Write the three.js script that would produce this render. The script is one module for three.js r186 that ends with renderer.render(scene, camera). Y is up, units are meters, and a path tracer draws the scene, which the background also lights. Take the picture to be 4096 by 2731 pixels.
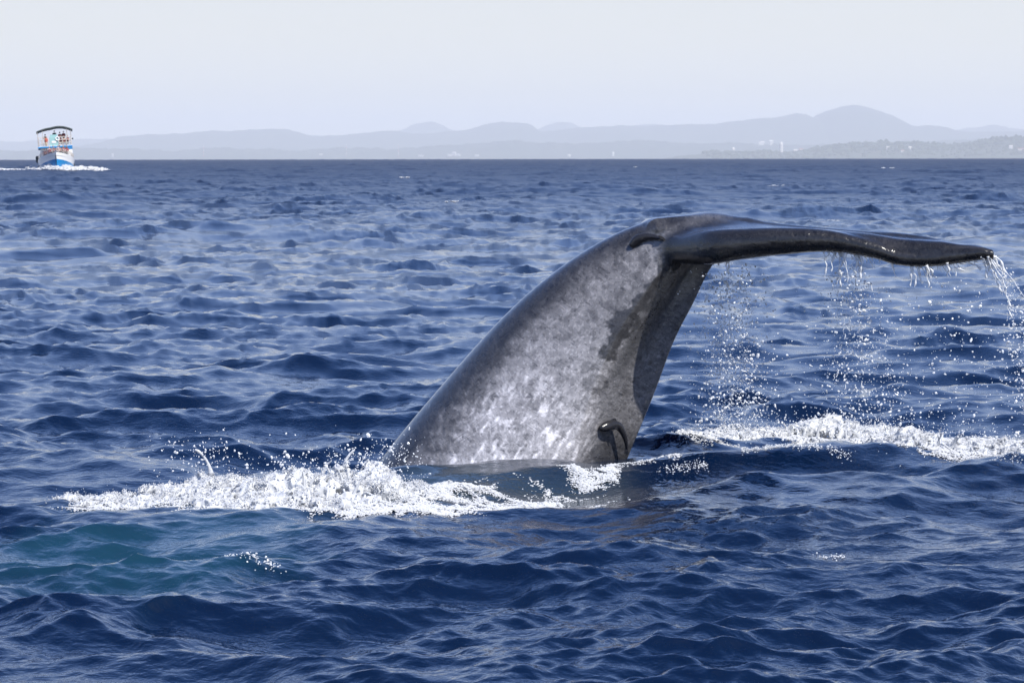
import * as THREE from 'three';
import { mergeGeometries } from 'three/addons/utils/BufferGeometryUtils.js';

// ---------------------------------------------------------------- camera, sky, sun, exposure
const scene = new THREE.Scene();
const EYE = 2.6, WHALE_D = 26;                       // eye height over the sea, metres from the camera to the whale
const camera = new THREE.PerspectiveCamera(12.88, 1024 / 682, 0.5, 60000);
camera.position.set(0, EYE, WHALE_D);
camera.rotation.set(-3.5 * Math.PI / 180, 0, -0.08 * Math.PI / 180, 'YXZ');
camera.focus = 26; camera.userData.fStop = 13;
const renderer = new THREE.WebGLRenderer({ antialias: true });
renderer.toneMapping = THREE.LinearToneMapping;
renderer.toneMappingExposure = 1.58;
renderer.shadowMap.enabled = true;

const SUN = new THREE.Vector3(0.44, 0.84, 0.48).normalize();
const sun = new THREE.DirectionalLight(new THREE.Color().setRGB(1.0, 0.95, 0.87), 5.0);
sun.position.copy(SUN).multiplyScalar(60);
sun.castShadow = true; sun.shadow.mapSize.set(4096, 4096);
Object.assign(sun.shadow.camera, { left: -12, right: 12, top: 12, bottom: -12, near: 1, far: 140 });
scene.add(sun, sun.target);
{ // clear, hazy-bright sky: pale at the horizon, bluer overhead, a soft brightening round the sun
  const W = 512, Hh = 256, d = new Float32Array(W * Hh * 4);
  const stops = [[0, 0.66, 0.66, 0.60], [2.5, 0.565, 0.57, 0.53], [6, 0.35, 0.445, 0.645], [11, 0.32, 0.445, 0.73], [20, 0.215, 0.36, 0.75], [35, 0.10, 0.22, 0.58], [55, 0.045, 0.115, 0.36], [90, 0.045, 0.10, 0.34]];
  for (let j = 0; j < Hh; j++) {
    const el = ((j + 0.5) / Hh - 0.5) * 180, e = Math.max(0, el);
    let k = 0; while (k < stops.length - 2 && e > stops[k + 1][0]) k++;
    let f = (e - stops[k][0]) / (stops[k + 1][0] - stops[k][0]); f = f * f * (3 - 2 * f) * 0.5 + f * 0.5;
    for (let i = 0; i < W; i++) {
      const az = ((i + 0.5) / W - 0.5) * 2 * Math.PI, r = el * Math.PI / 180;
      const c = Math.cos(az) * Math.cos(r) * SUN.x + Math.sin(r) * SUN.y + Math.sin(az) * Math.cos(r) * SUN.z;
      const g = el > 0 ? 0.3 * Math.exp((c - 1) * 14) : 0;
      for (let n = 0; n < 3; n++) d[(j * W + i) * 4 + n] = stops[k][n + 1] * (1 - f) + stops[k + 1][n + 1] * f + g * [1, 0.96, 0.88][n];
      d[(j * W + i) * 4 + 3] = 1;
    }
  }
  const t = new THREE.DataTexture(d, W, Hh, THREE.RGBAFormat, THREE.FloatType);
  t.mapping = THREE.EquirectangularReflectionMapping; t.magFilter = THREE.LinearFilter; t.needsUpdate = true;
  scene.background = t; scene.environment = t;
}
scene.fog = new THREE.FogExp2(new THREE.Color().setRGB(0.92, 0.957, 1.0), 0.000052);

// ---------------------------------------------------------------- helpers
function rng(s) { return () => { s = (s + 0x6d2b79f5) | 0; let t = Math.imul(s ^ (s >>> 15), 1 | s); t = (t + Math.imul(t ^ (t >>> 7), 61 | t)) ^ t; return ((t ^ (t >>> 14)) >>> 0) / 4294967296; }; }
const gauss = (R) => Math.sqrt(-2 * Math.log(R() + 1e-12)) * Math.cos(2 * Math.PI * R());
const clamp = (x, a = 0, b = 1) => Math.min(b, Math.max(a, x)), lerp = (a, b, t) => a + (b - a) * t;
const smooth = (a, b, x) => { const t = clamp((x - a) / (b - a)); return t * t * (3 - 2 * t); };
const PERM = (() => { const R = rng(11), p = [...Array(256).keys()]; for (let i = 255; i > 0; i--) { const j = Math.floor(R() * (i + 1)); [p[i], p[j]] = [p[j], p[i]]; } return new Uint8Array(512).map((_, i) => p[i & 255]); })();
function noise(x, y, z = 0) {
  const X = Math.floor(x), Y = Math.floor(y), Z = Math.floor(z); x -= X; y -= Y; z -= Z;
  const u = x * x * x * (x * (x * 6 - 15) + 10), v = y * y * y * (y * (y * 6 - 15) + 10), w = z * z * z * (z * (z * 6 - 15) + 10);
  const g = (i, j, k) => { const h = PERM[PERM[PERM[(X + i) & 255] + ((Y + j) & 255)] + ((Z + k) & 255)] & 15, a = x - i, b = y - j, c = z - k, p = h < 8 ? a : b, q = h < 4 ? b : h === 12 || h === 14 ? a : c; return (h & 1 ? -p : p) + (h & 2 ? -q : q); };
  return lerp(lerp(lerp(g(0, 0, 0), g(1, 0, 0), u), lerp(g(0, 1, 0), g(1, 1, 0), u), v), lerp(lerp(g(0, 0, 1), g(1, 0, 1), u), lerp(g(0, 1, 1), g(1, 1, 1), u), v), w);
}
function fbm(x, y, z, n = 4) { let s = 0, a = 0.5; for (let i = 0; i < n; i++) { s += a * noise(x, y, z); x = x * 2.03 + 7.1; y = y * 2.03 + 3.7; z = z * 2.03 + 5.3; a *= 0.5; } return s; }
function curve(xs, ys) {           // smooth interpolation through a table
  const n = xs.length, m = ys.map((_, i) => { const a = Math.max(0, i - 1), b = Math.min(n - 1, i + 1); return (ys[b] - ys[a]) / (xs[b] - xs[a]); });
  return (x) => {
    if (x <= xs[0]) return ys[0]; if (x >= xs[n - 1]) return ys[n - 1];
    let k = 0; while (x > xs[k + 1]) k++;
    const h = xs[k + 1] - xs[k], t = (x - xs[k]) / h, t2 = t * t, t3 = t2 * t;
    return (2 * t3 - 3 * t2 + 1) * ys[k] + (t3 - 2 * t2 + t) * h * m[k] + (3 * t2 - 2 * t3) * ys[k + 1] + (t3 - t2) * h * m[k + 1];
  };
}
const used = {};
const named = (n) => { const k = (used[n] = (used[n] ?? -1) + 1); return k ? n + '_' + String(k).padStart(3, '0') : n; };
function tag(o, label, category, group, kind) { if (label) o.userData.label = label; if (category) o.userData.category = category; if (group) o.userData.group = group; if (kind) o.userData.kind = kind; return o; }
function mesh(name, g, m, parent = scene) { const o = new THREE.Mesh(g, m); o.name = parent === scene ? named(name) : name; o.castShadow = o.receiveShadow = true; parent.add(o); return o; }
function thing(name, label, category, group) { const o = new THREE.Group(); o.name = named(name); scene.add(o); return tag(o, label, category, group); }
const rgb = (r, g, b) => new THREE.Color().setRGB(r, g, b);
const mat = (c, roughness = 0.6, more = {}) => new THREE.MeshPhysicalMaterial({ color: c, roughness, ...more });

// a closed surface where f(x, y, z) = 0 (negative inside), by surface nets, its points then moved onto the surface
function surface(f, lo, hi, cell, colour, near) {
  const [nx, ny, nz] = [0, 1, 2].map((i) => Math.ceil((hi[i] - lo[i]) / cell) + 1), sy = nx, sz = nx * ny, F = new Float32Array(nx * ny * nz);
  for (let k = 0, n = 0; k < nz; k++) for (let j = 0; j < ny; j++) for (let i = 0; i < nx; i++, n++) F[n] = f(lo[0] + i * cell, lo[1] + j * cell, lo[2] + k * cell);
  const at = new Int32Array(F.length).fill(-1), P = [], I = [];
  for (let k = 0; k < nz - 1; k++) for (let j = 0; j < ny - 1; j++) for (let i = 0; i < nx - 1; i++) {
    const n = i + j * sy + k * sz; let mask = 0;
    for (let c = 0; c < 8; c++) if (F[n + (c & 1) + ((c >> 1) & 1) * sy + (c >> 2) * sz] < 0) mask |= 1 << c;
    if (mask === 0 || mask === 255) continue;
    let s = 0, px = 0, py = 0, pz = 0;
    for (let c = 0; c < 8; c++) for (let b = 1; b < 8; b <<= 1) if (!(c & b)) {
      const d = c | b; if (((mask >> c) & 1) === ((mask >> d) & 1)) continue;
      const fc = F[n + (c & 1) + ((c >> 1) & 1) * sy + (c >> 2) * sz], fd = F[n + (d & 1) + ((d >> 1) & 1) * sy + (d >> 2) * sz], t = fc / (fc - fd);
      px += (c & 1) + (b === 1 ? t : 0); py += ((c >> 1) & 1) + (b === 2 ? t : 0); pz += (c >> 2) + (b === 4 ? t : 0); s++;
    }
    at[n] = P.length / 3; P.push(lo[0] + (i + px / s) * cell, lo[1] + (j + py / s) * cell, lo[2] + (k + pz / s) * cell);
  }
  const quad = (a, b, c, d, flip) => { if (a < 0 || b < 0 || c < 0 || d < 0) return; flip ? I.push(a, c, b, a, d, c) : I.push(a, b, c, a, c, d); };
  for (let k = 1; k < nz - 1; k++) for (let j = 1; j < ny - 1; j++) for (let i = 1; i < nx - 1; i++) {
    const n = i + j * sy + k * sz, s0 = F[n] < 0;
    if (s0 !== F[n + 1] < 0) quad(at[n - sy - sz], at[n - sz], at[n], at[n - sy], !s0);
    if (s0 !== F[n + sy] < 0) quad(at[n - 1 - sz], at[n - 1], at[n], at[n - sz], !s0);
    if (s0 !== F[n + sz] < 0) quad(at[n - 1 - sy], at[n - sy], at[n], at[n - 1], !s0);
  }
  const N = new Float32Array(P.length), C = colour ? new Float32Array(P.length) : null, e = cell * 0.4;
  for (let v = 0; v < P.length; v += 3) {
    let gx, gy, gz, l;
    for (let it = 0; it < (near ?? 2); it++) {
      const [x, y, z] = [P[v], P[v + 1], P[v + 2]];
      gx = f(x + e, y, z) - f(x - e, y, z); gy = f(x, y + e, z) - f(x, y - e, z); gz = f(x, y, z + e) - f(x, y, z - e); l = Math.hypot(gx, gy, gz) || 1;
      const step = clamp(f(x, y, z) * 2 * e / l, -cell * 0.5, cell * 0.5);
      P[v] -= gx / l * step; P[v + 1] -= gy / l * step; P[v + 2] -= gz / l * step;
    }
    const [x, y, z] = [P[v], P[v + 1], P[v + 2]];
    gx = f(x + e, y, z) - f(x - e, y, z); gy = f(x, y + e, z) - f(x, y - e, z); gz = f(x, y, z + e) - f(x, y, z - e); l = Math.hypot(gx, gy, gz) || 1;
    N[v] = gx / l; N[v + 1] = gy / l; N[v + 2] = gz / l;
    if (C) C.set(colour(x, y, z, gx / l, gy / l, gz / l), v);
  }
  const g = new THREE.BufferGeometry();
  g.setAttribute('position', new THREE.Float32BufferAttribute(P, 3)); g.setAttribute('normal', new THREE.BufferAttribute(N, 3));
  if (C) g.setAttribute('color', new THREE.BufferAttribute(C, 3));
  g.setIndex(I); return g;
}
function planarUV(g, ax = 0, ay = 1) { const p = g.attributes.position, u = new Float32Array(p.count * 2); for (let i = 0; i < p.count; i++) { u[2 * i] = p.array[3 * i + ax]; u[2 * i + 1] = p.array[3 * i + ay]; } g.setAttribute('uv', new THREE.BufferAttribute(u, 2)); return g; }
const smin = (a, b, k) => { const h = clamp(0.5 + 0.5 * (b - a) / k); return lerp(b, a, h) - k * h * (1 - h); };
function capsule(px, py, pz, a, b, ra, rb) { // distance to a tapered capsule
  const bx = b[0] - a[0], by = b[1] - a[1], bz = b[2] - a[2], t = clamp(((px - a[0]) * bx + (py - a[1]) * by + (pz - a[2]) * bz) / (bx * bx + by * by + bz * bz));
  return Math.hypot(px - a[0] - bx * t, py - a[1] - by * t, pz - a[2] - bz * t) - lerp(ra, rb, t);
}

// ---------------------------------------------------------------- sea: wind waves summed by FFT in three bands of wavelength
function fft(re, im, n, off, stride) {
  for (let i = 1, j = 0; i < n; i++) { let b = n >> 1; for (; j & b; b >>= 1) j ^= b; j ^= b; if (i < j) { const p = off + i * stride, q = off + j * stride; [re[p], re[q]] = [re[q], re[p]]; [im[p], im[q]] = [im[q], im[p]]; } }
  for (let len = 2; len <= n; len <<= 1) {
    const a = 2 * Math.PI / len, h = len >> 1;
    for (let k = 0; k < h; k++) {
      const wr = Math.cos(a * k), wi = Math.sin(a * k);
      for (let i = k; i < n; i += len) {
        const p = off + i * stride, q = off + (i + h) * stride, xr = re[q] * wr - im[q] * wi, xi = re[q] * wi + im[q] * wr;
        re[q] = re[p] - xr; im[q] = im[p] - xi; re[p] += xr; im[p] += xi;
      }
    }
  }
}
const WIND = Math.atan2(0.95, 0.27);
function band(L, N, shortest, longest, seed, B, peak, spread) {
  const R = rng(seed), H = [new Float32Array(N * N), new Float32Array(N * N)], out = [], dk = 2 * Math.PI / L, KX = new Float32Array(N * N), KZ = new Float32Array(N * N);
  for (let j = 0; j < N; j++) for (let i = 0; i < N; i++) {
    const n = j * N + i, kx = (i < N / 2 ? i : i - N) * dk, kz = (j < N / 2 ? j : j - N) * dk, k = Math.hypot(kx, kz), g1 = gauss(R), g2 = gauss(R);
    if (!k || 2 * Math.PI / k < shortest || 2 * Math.PI / k >= longest) continue;
    const th = Math.atan2(kz, kx) - WIND, D = (Math.pow(Math.abs(Math.cos(th)), spread) + 0.14) * 0.40;
    const s = Math.sqrt(B * Math.pow(k, -4) * Math.exp(-0.7 * Math.pow(peak / k, 2)) * D) * dk;
    H[0][n] = g1 * s; H[1][n] = g2 * s; KX[n] = kx / k; KZ[n] = kz / k;
  }
  for (const kind of [0, 1, 2]) {
    const re = new Float32Array(N * N), im = new Float32Array(N * N);
    for (let n = 0; n < N * N; n++) { const c = kind === 0 ? 0 : kind === 1 ? KX[n] : KZ[n]; if (kind) { re[n] = -H[1][n] * c; im[n] = H[0][n] * c; } else { re[n] = H[0][n]; im[n] = H[1][n]; } }
    for (let j = 0; j < N; j++) fft(re, im, N, j * N, 1);
    for (let i = 0; i < N; i++) fft(re, im, N, i, N);
    out.push(re);
  }
  return { L, N, f: out };
}
const BANDS = [band(97, 512, 1.7, 40, 3, 0.0095, 1.9, 2.2), band(23, 512, 0.40, 1.7, 5, 0.0165, 1.9, 2.2), band(7.1, 512, 0.11, 0.40, 8, 0.0125, 1.9, 1.8), band(190, 256, 6, 30, 31, 0.0040, 0.3, 3)];
const CHOP = [1.1, 0.95, 0.6], S3 = [0, 0, 0];
function sample(b, x, z) {
  const { L, N, f } = b; let u = x / L, v = z / L; u = (u - Math.floor(u)) * N; v = (v - Math.floor(v)) * N;
  const i = Math.floor(u) % N, j = Math.floor(v) % N, i1 = (i + 1) % N, j1 = (j + 1) % N, a = u - Math.floor(u), c = v - Math.floor(v);
  for (let n = 0; n < 3; n++) { const q = f[n]; S3[n] = (q[j * N + i] * (1 - a) + q[j * N + i1] * a) * (1 - c) + (q[j1 * N + i] * (1 - a) + q[j1 * N + i1] * a) * c; }
  return S3;
}
// the water heaped up by the tail, and places where the chop is smoothed: x, z, half width x, half width z, height
const HEAPS = [[-1.25, 0.2, 0.8, 0.8, -0.19], [2.3, 0.9, 1.2, 0.5, 0.24], [3.9, 1.3, 1.0, 0.6, 0.12], [1.0, 1.3, 0.9, 0.6, 0.04], [-1.7, 3.0, 1.5, 0.9, 0.0], [2.7, -2.2, 1.4, 0.7, -0.06], [0.2, 5.0, 1.6, 0.9, -0.06], [1.7, 2.6, 1.1, 0.7, 0.10]];
const bump = (x, z, h) => Math.exp(-(((x - h[0]) / h[2]) ** 2) - ((z - h[1]) / h[3]) ** 2);
const calm = (x, z) => 0.12 * Math.exp(-(((x - 0.3) / 1.5) ** 2) - ((z - 1.6) / 1.6) ** 2);
const OX = 17.3, OZ = 41.9, EARTH = 2 * 6371000;
function sea(x, z, out) {
  const d2 = x * x + (z - WHALE_D) ** 2, q = d2 < 900 ? 1 - calm(x, z) : 1;
  let X = x, Y = -d2 / EARTH, Z = z;
  const gust = d2 < 6e6 ? clamp(0.95 + 0.45 * noise(x * 0.035, z * 0.012, 5.5) + 0.6 * noise(x * 0.16 + 3, z * 0.11, 2.2) + 0.4 * noise(x * 0.5, z * 0.33, 7.7), 0.45, 1.22) * (1 + 0.16 * smooth(1000, 3600, d2)) : 1.15;
  const n = d2 > 4e6 ? 1 : d2 > 3e5 ? 2 : 3;
  for (let k = 0; k < n; k++) { const s = sample(BANDS[k], x + OX * (k + 1), z + OZ * (k + 1)), m = k === 0 ? lerp(1, q, 0.5) : q * (k === 1 ? gust : gust * gust); Y += s[0] * m; X += s[1] * CHOP[k] * m; Z += s[2] * CHOP[k] * m; }
  if (d2 > 1600) { const s = sample(BANDS[3], x, z), m = smooth(40, 110, Math.sqrt(d2)); Y += s[0] * m; X += s[1] * m; Z += s[2] * m; } // a low swell runs farther out
  if (d2 < 900) for (const h of HEAPS) Y += h[4] * bump(x, z, h);
  out[0] = X; out[1] = Y; out[2] = Z; return out;
}
const T3 = [0, 0, 0];
function seaY(x, z) { let px = x, pz = z; for (let i = 0; i < 4; i++) { sea(px, pz, T3); px += x - T3[0]; pz += z - T3[2]; } return sea(px, pz, T3)[1]; }
function ripples(N, L, shortest, longest, seed, B) {
  const b = band(L, N, shortest, longest, seed, B, 0.6, 0.8), h = b.f[0]; let lo = 1e9, hi = -1e9;
  for (const v of h) { lo = Math.min(lo, v); hi = Math.max(hi, v); }
  const d = new Uint8Array(N * N * 4); for (let i = 0; i < N * N; i++) { const v = Math.round(255 * (h[i] - lo) / (hi - lo)); d.set([v, v, v, 255], i * 4); }
  const t = new THREE.DataTexture(d, N, N); t.wrapS = t.wrapT = THREE.RepeatWrapping; t.magFilter = THREE.LinearFilter; t.repeat.set(1 / L, 1 / L); t.needsUpdate = true;
  return [t, hi - lo];
}
// waves too small to draw at a distance act there as a rougher surface
const roughFar = (() => { const d = new Uint8Array(512 * 4), f = curve([2.6, 3.3, 3.9, 4.6, 5.3, 6.2, 7.3, 8], [0.06, 0.06, 0.08, 0.15, 0.29, 0.42, 0.49, 0.53]); for (let i = 0; i < 512; i++) { const v = Math.round(255 * f(i / 511 * 8)); d.set([v, v, v, 255], i * 4); } const t = new THREE.DataTexture(d, 512, 1); t.magFilter = THREE.LinearFilter; t.channel = 1; t.needsUpdate = true; return t; })();
const [rippleMap, rippleH] = ripples(1024, 2.9, 0.014, 0.11, 21, 0.0007);
const water = (k) => new THREE.MeshPhysicalMaterial({ color: 0xffffff, vertexColors: true, roughness: 1, roughnessMap: roughFar, ior: 1.333, ...(k ? { bumpMap: rippleMap, bumpScale: rippleH * k } : {}) });
const WATERS = [water(1.5), water(1.1), water(0.7), water(0)], WATER = WATERS[2];   // finest ripples show near, and melt into the roughness farther out
const DEEP = [0.0012, 0.0060, 0.0215];
function waterColour(x, z, out) { // upwelling colour: deep navy, greener and milkier where the tail has stirred air into it
  const w = 0.7 * fbm(x * 0.9, z * 0.7, 3.1, 4);
  const teal = 0.9 * smooth(0.25, 1.0, Math.exp(-(((x + 2.6) / 1.5) ** 2) - ((z - 6.4) / 2.6) ** 2) + w), milk = 0.85 * smooth(0.3, 1.1, Math.exp(-(((x + 0.2) / 1.6) ** 2) - ((z - 2.1) / 1.5) ** 2) + Math.exp(-(((x + 2.0) / 1.3) ** 2) - ((z - 3.3) / 1.1) ** 2) + w);
  out[0] = lerp(lerp(DEEP[0], 0.0058, teal), 0.021, milk); out[1] = lerp(lerp(DEEP[1], 0.029, teal), 0.034, milk); out[2] = lerp(lerp(DEEP[2], 0.050, teal), 0.044, milk);
}
{
  const rows = []; for (let d = 13.4; d < 30000;) { rows.push(d); const px = 0.85 * d * d / (3022 * EYE); d += d < 75 ? clamp(px, 0.02, 0.45) : d < 200 ? 0.6 : d < 900 ? 0.6 + (d - 200) / 200 : d < 3000 ? 4.1 + (d - 900) / 100 : d * 0.05; }
  const angles = []; for (let a = -70; a < -16; a += 3) angles.push(a); for (let a = -16; a < -10.4; a += 0.18) angles.push(a); for (let i = 0; i <= 700; i++) angles.push(-10.4 + 20.8 * i / 700); for (let a = 10.58; a < 16; a += 0.18) angles.push(a); for (let a = 16; a <= 70.1; a += 3) angles.push(a);
  const nr = rows.length, na = angles.length, P = new Float32Array(nr * na * 3), C = new Float32Array(nr * na * 3), U = new Float32Array(nr * na * 2), V = new Float32Array(nr * na * 2), I = new Uint32Array((nr - 1) * (na - 1) * 6), o = [0, 0, 0];
  let n = 0, c = [0, 0, 0];
  for (let r = 0; r < nr; r++) for (let a = 0; a < na; a++, n++) {
    const th = angles[a] * Math.PI / 180, x = rows[r] * Math.tan(th), z = WHALE_D - rows[r];
    sea(x, z, o); P.set(o, n * 3); U[2 * n] = o[0]; U[2 * n + 1] = o[2]; V[2 * n] = Math.min(0.999, Math.log(rows[r]) / 8); V[2 * n + 1] = 0.5;
    if (rows[r] < 45) waterColour(x, z, c); else c = [...DEEP];
    C.set(c, n * 3);
  }
  n = 0; const starts = [0]; for (const d of [21, 30, 46]) starts.push(rows.findIndex((v) => v > d)); starts.push(nr - 1);
  for (let r = 0; r < nr - 1; r++) for (let a = 0; a < na - 1; a++) { const p = r * na + a, q = p + na; I[n++] = p; I[n++] = p + 1; I[n++] = q; I[n++] = p + 1; I[n++] = q + 1; I[n++] = q; }
  const g = new THREE.BufferGeometry(); g.setAttribute('position', new THREE.BufferAttribute(P, 3)); g.setAttribute('color', new THREE.BufferAttribute(C, 3)); g.setAttribute('uv', new THREE.BufferAttribute(U, 2)); g.setAttribute('uv1', new THREE.BufferAttribute(V, 2)); g.setIndex(new THREE.BufferAttribute(I, 1)); g.computeVertexNormals();
  for (let k = 0; k < 4; k++) g.addGroup(starts[k] * (na - 1) * 6, (starts[k + 1] - starts[k]) * (na - 1) * 6, k);
  console.log('sea', nr, na, (nr * na * 2 / 1e6).toFixed(2));
  tag(mesh('sea', g, WATERS), 'choppy dark blue open sea reaching to the horizon', null, null, 'structure');
  // the rest of the sea, round and behind the camera
  const bg = new THREE.BufferGeometry(), bp = [], bi = [], bu = [], bv = [], bc = [];
  for (let j = 0; j <= 40; j++) for (let i = 0; i <= 60; i++) { const x = (i - 30) * 10 * (1 + Math.abs(i - 30) / 12), z = WHALE_D - 13.3 + j * j * 0.6 + j; sea(x, z, o); bp.push(x, j ? o[1] : -0.6, z); bu.push(x, z); bv.push(0.5, 0.5); bc.push(...DEEP); }
  for (let j = 0; j < 40; j++) for (let i = 0; i < 60; i++) { const p = j * 61 + i; bi.push(p, p + 61, p + 1, p + 1, p + 61, p + 62); }
  bg.setAttribute('position', new THREE.Float32BufferAttribute(bp, 3)); bg.setAttribute('uv', new THREE.Float32BufferAttribute(bu, 2)); bg.setAttribute('uv1', new THREE.Float32BufferAttribute(bv, 2)); bg.setAttribute('color', new THREE.Float32BufferAttribute(bc, 3)); bg.setIndex(bi); bg.computeVertexNormals();
  tag(mesh('sea', bg, WATER), 'open sea behind the viewpoint', null, null, 'structure');
}

// ---------------------------------------------------------------- whale: tail stock and flukes, one continuous body
const PED = { L: [[-2.307, -1.595], [-1.783, -0.883], [-1.109, 0.016], [-0.66, 0.56], [-0.087, 1.20], [0.40, 1.625], [0.90, 1.935], [1.33, 2.075], [1.738, 2.075], [2.02, 2.0]],
  R: [[0.202, -2.044], [0.577, -1.033], [1.011, 0.034], [1.225, 0.559], [1.393, 1.008], [1.551, 1.327], [1.708, 1.645], [1.82, 1.74], [2.0, 1.80], [2.12, 1.83]], half: [0.9, 0.8, 0.66, 0.55, 0.44, 0.34, 0.25, 0.19, 0.13, 0.08] };
const TI = PED.half.map((_, i) => i), Lx = curve(TI, PED.L.map((p) => p[0])), Ly = curve(TI, PED.L.map((p) => p[1])), Rx = curve(TI, PED.R.map((p) => p[0])), Ry = curve(TI, PED.R.map((p) => p[1])), Bz = curve(TI, PED.half);
const TAB = []; for (let i = 0; i <= 360; i++) { const t = i / 40; TAB.push([Lx(t), Ly(t), Rx(t), Ry(t), Bz(t)]); }
const LOFT = new Map();
function loftAt(x, y) { // (t, u, half width, half thickness) of a point of the tail's plane
  let a = 0, b = 360;
  const side = (i) => { const s = TAB[i]; return (s[2] - s[0]) * (y - s[1]) - (s[3] - s[1]) * (x - s[0]); };
  while (b - a > 1) { const m = (a + b) >> 1; if (side(m) > 0) a = m; else b = m; }
  const f0 = side(a), f1 = side(b), f = clamp(f0 / (f0 - f1 || 1)), s = TAB[a], e = TAB[b], p = s.map((v, i) => lerp(v, e[i], f)), w = Math.hypot(p[2] - p[0], p[3] - p[1]);
  const u = ((x - (p[0] + p[2]) / 2) * (p[2] - p[0]) + (y - (p[1] + p[3]) / 2) * (p[3] - p[1])) / w / (w / 2);
  const off = f0 < 0 ? -f0 / w : f1 > 0 ? f1 / w : 0;
  return [(a + f) / 40, u, w / 2, p[4], off];
}
let lkx = NaN, lky = NaN, lk = null;
const loft = (x, y) => { if (x !== lkx || y !== lky) { lk = loftAt(x, y); lkx = x; lky = y; } return lk; };
const U0 = curve([0.5, 1.3, 2.3, 3.2, 4.3, 6, 8], [0.85, 0.78, 0.52, 0.42, 0.34, 0.28, 0.5]);
function stock(x, y, z) {
  const [t, u, a, b, off] = loft(x, y), zc = -0.10 * (1 - smooth(3, 8, t)) + 0.10 * smooth(5.5, 8, t) + 0.12 * u * (1 - smooth(5, 8, t)), v = (z - zc) / (b * (z > zc ? 1 - 0.78 * smooth(U0(t) - 0.05, U0(t) + 0.42, u) : 1)), r = Math.sqrt(u * u + v * v) || 1e-6;
  const m = Math.hypot(u / r * a, v / r * b);
  const d = (r - 1) * m * lerp(0.55, 1, Math.min(1, a * b / (m * m)));
  const line = u > -0.2 && u < 0.9 ? 0.012 * Math.exp(-(((u - 0.42 - 0.02 * t) / 0.05) ** 2)) * smooth(1.5, 3.5, t) : 0; // low keel along the flank
  return (off > 0 ? Math.hypot(Math.max(d, 0), off) : d) - line;
}
const FX = [1.199, 1.418, 1.636, 1.925, 2.283, 2.637, 2.986, 3.194, 3.436, 3.676, 3.846, 3.935];
const fB = curve(FX, [1.76, 1.70, 1.69, 1.74, 1.784, 1.806, 1.759, 1.70, 1.692, 1.731, 1.762, 1.768]), fT = curve(FX, [1.86, 1.99, 2.074, 2.057, 2.014, 1.984, 1.957, 1.948, 1.92, 1.868, 1.845, 1.798]);
const fZ = curve(FX, [0.02, 0.32, 0.60, 0.77, 0.86, 0.92, 1.0, 1.04, 1.09, 1.14, 1.18, 1.2]), fW = curve(FX, [0.55, 0.82, 1.05, 1.2, 1.1, 0.78, 0.62, 0.52, 0.40, 0.26, 0.14, 0.05]), fR = curve(FX, [0.06, 0.11, 0.145, 0.13, 0.112, 0.09, 0.07, 0.062, 0.054, 0.045, 0.038, 0.028]);
function seg2(z, y, a, b) { const bz = b[0] - a[0], by = b[1] - a[1], t = clamp(((z - a[0]) * bz + (y - a[1]) * by) / (bz * bz + by * by + 1e-9)); return Math.hypot(z - a[0] - bz * t, y - a[1] - by * t) - lerp(a[2], b[2], t); }
let fkx = NaN, fk = null;
function nearFluke(x, y, z) {
  const xc = clamp(x, FX[0], FX[11]), off = Math.abs(x - xc);
  if (x !== fkx) {
    const B = fB(xc), T = fT(xc), z0 = fZ(xc), w = fW(xc), r = fR(xc), h = T - B, r2 = Math.min(0.055, h * 0.45);
    fk = [[z0, B + r, r], [z0 - w * 0.16, B + h * 0.50, Math.min(0.075, h * 0.4)], [z0 - w * 0.55, T - r2, r2], [z0 - w, T - 0.12 * h - 0.05, 0.015]]; fkx = x;
  }
  const d = smin(smin(seg2(z, y, fk[0], fk[1]), seg2(z, y, fk[1], fk[2]), 0.09), seg2(z, y, fk[2], fk[3]), 0.06);
  return off > 0 ? Math.hypot(Math.max(d + 0.02, 0), off) - 0.02 + Math.min(0, d) * 0 : d;
}
const GZ = [-2.9, -2.4, -1.7, -1.0, -0.4, 0.1], gl = curve(GZ, [1.55, 1.42, 1.28, 1.2, 1.2, 1.25]), gt = curve(GZ, [1.62, 1.68, 1.76, 1.9, 2.05, 2.1]), gy = curve(GZ, [1.45, 1.62, 1.80, 1.93, 2.0, 2.0]);
function farFluke(x, y, z) {
  const zc = clamp(z, GZ[0], GZ[5]), a = gl(zc), b = gt(zc), Y = gy(zc), r = lerp(0.03, 0.085, (zc + 2.9) / 3);
  const d = seg2(x, y, [a, Y - 0.02, r], [b, Y, 0.015]); return Math.hypot(Math.max(d, 0), z - zc) + Math.min(d, 0);
}
const whaleField = (x, y, z) => smin(smin(stock(x, y, z), nearFluke(x, y, z), 0.17), farFluke(x, y, z), 0.07);
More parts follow.
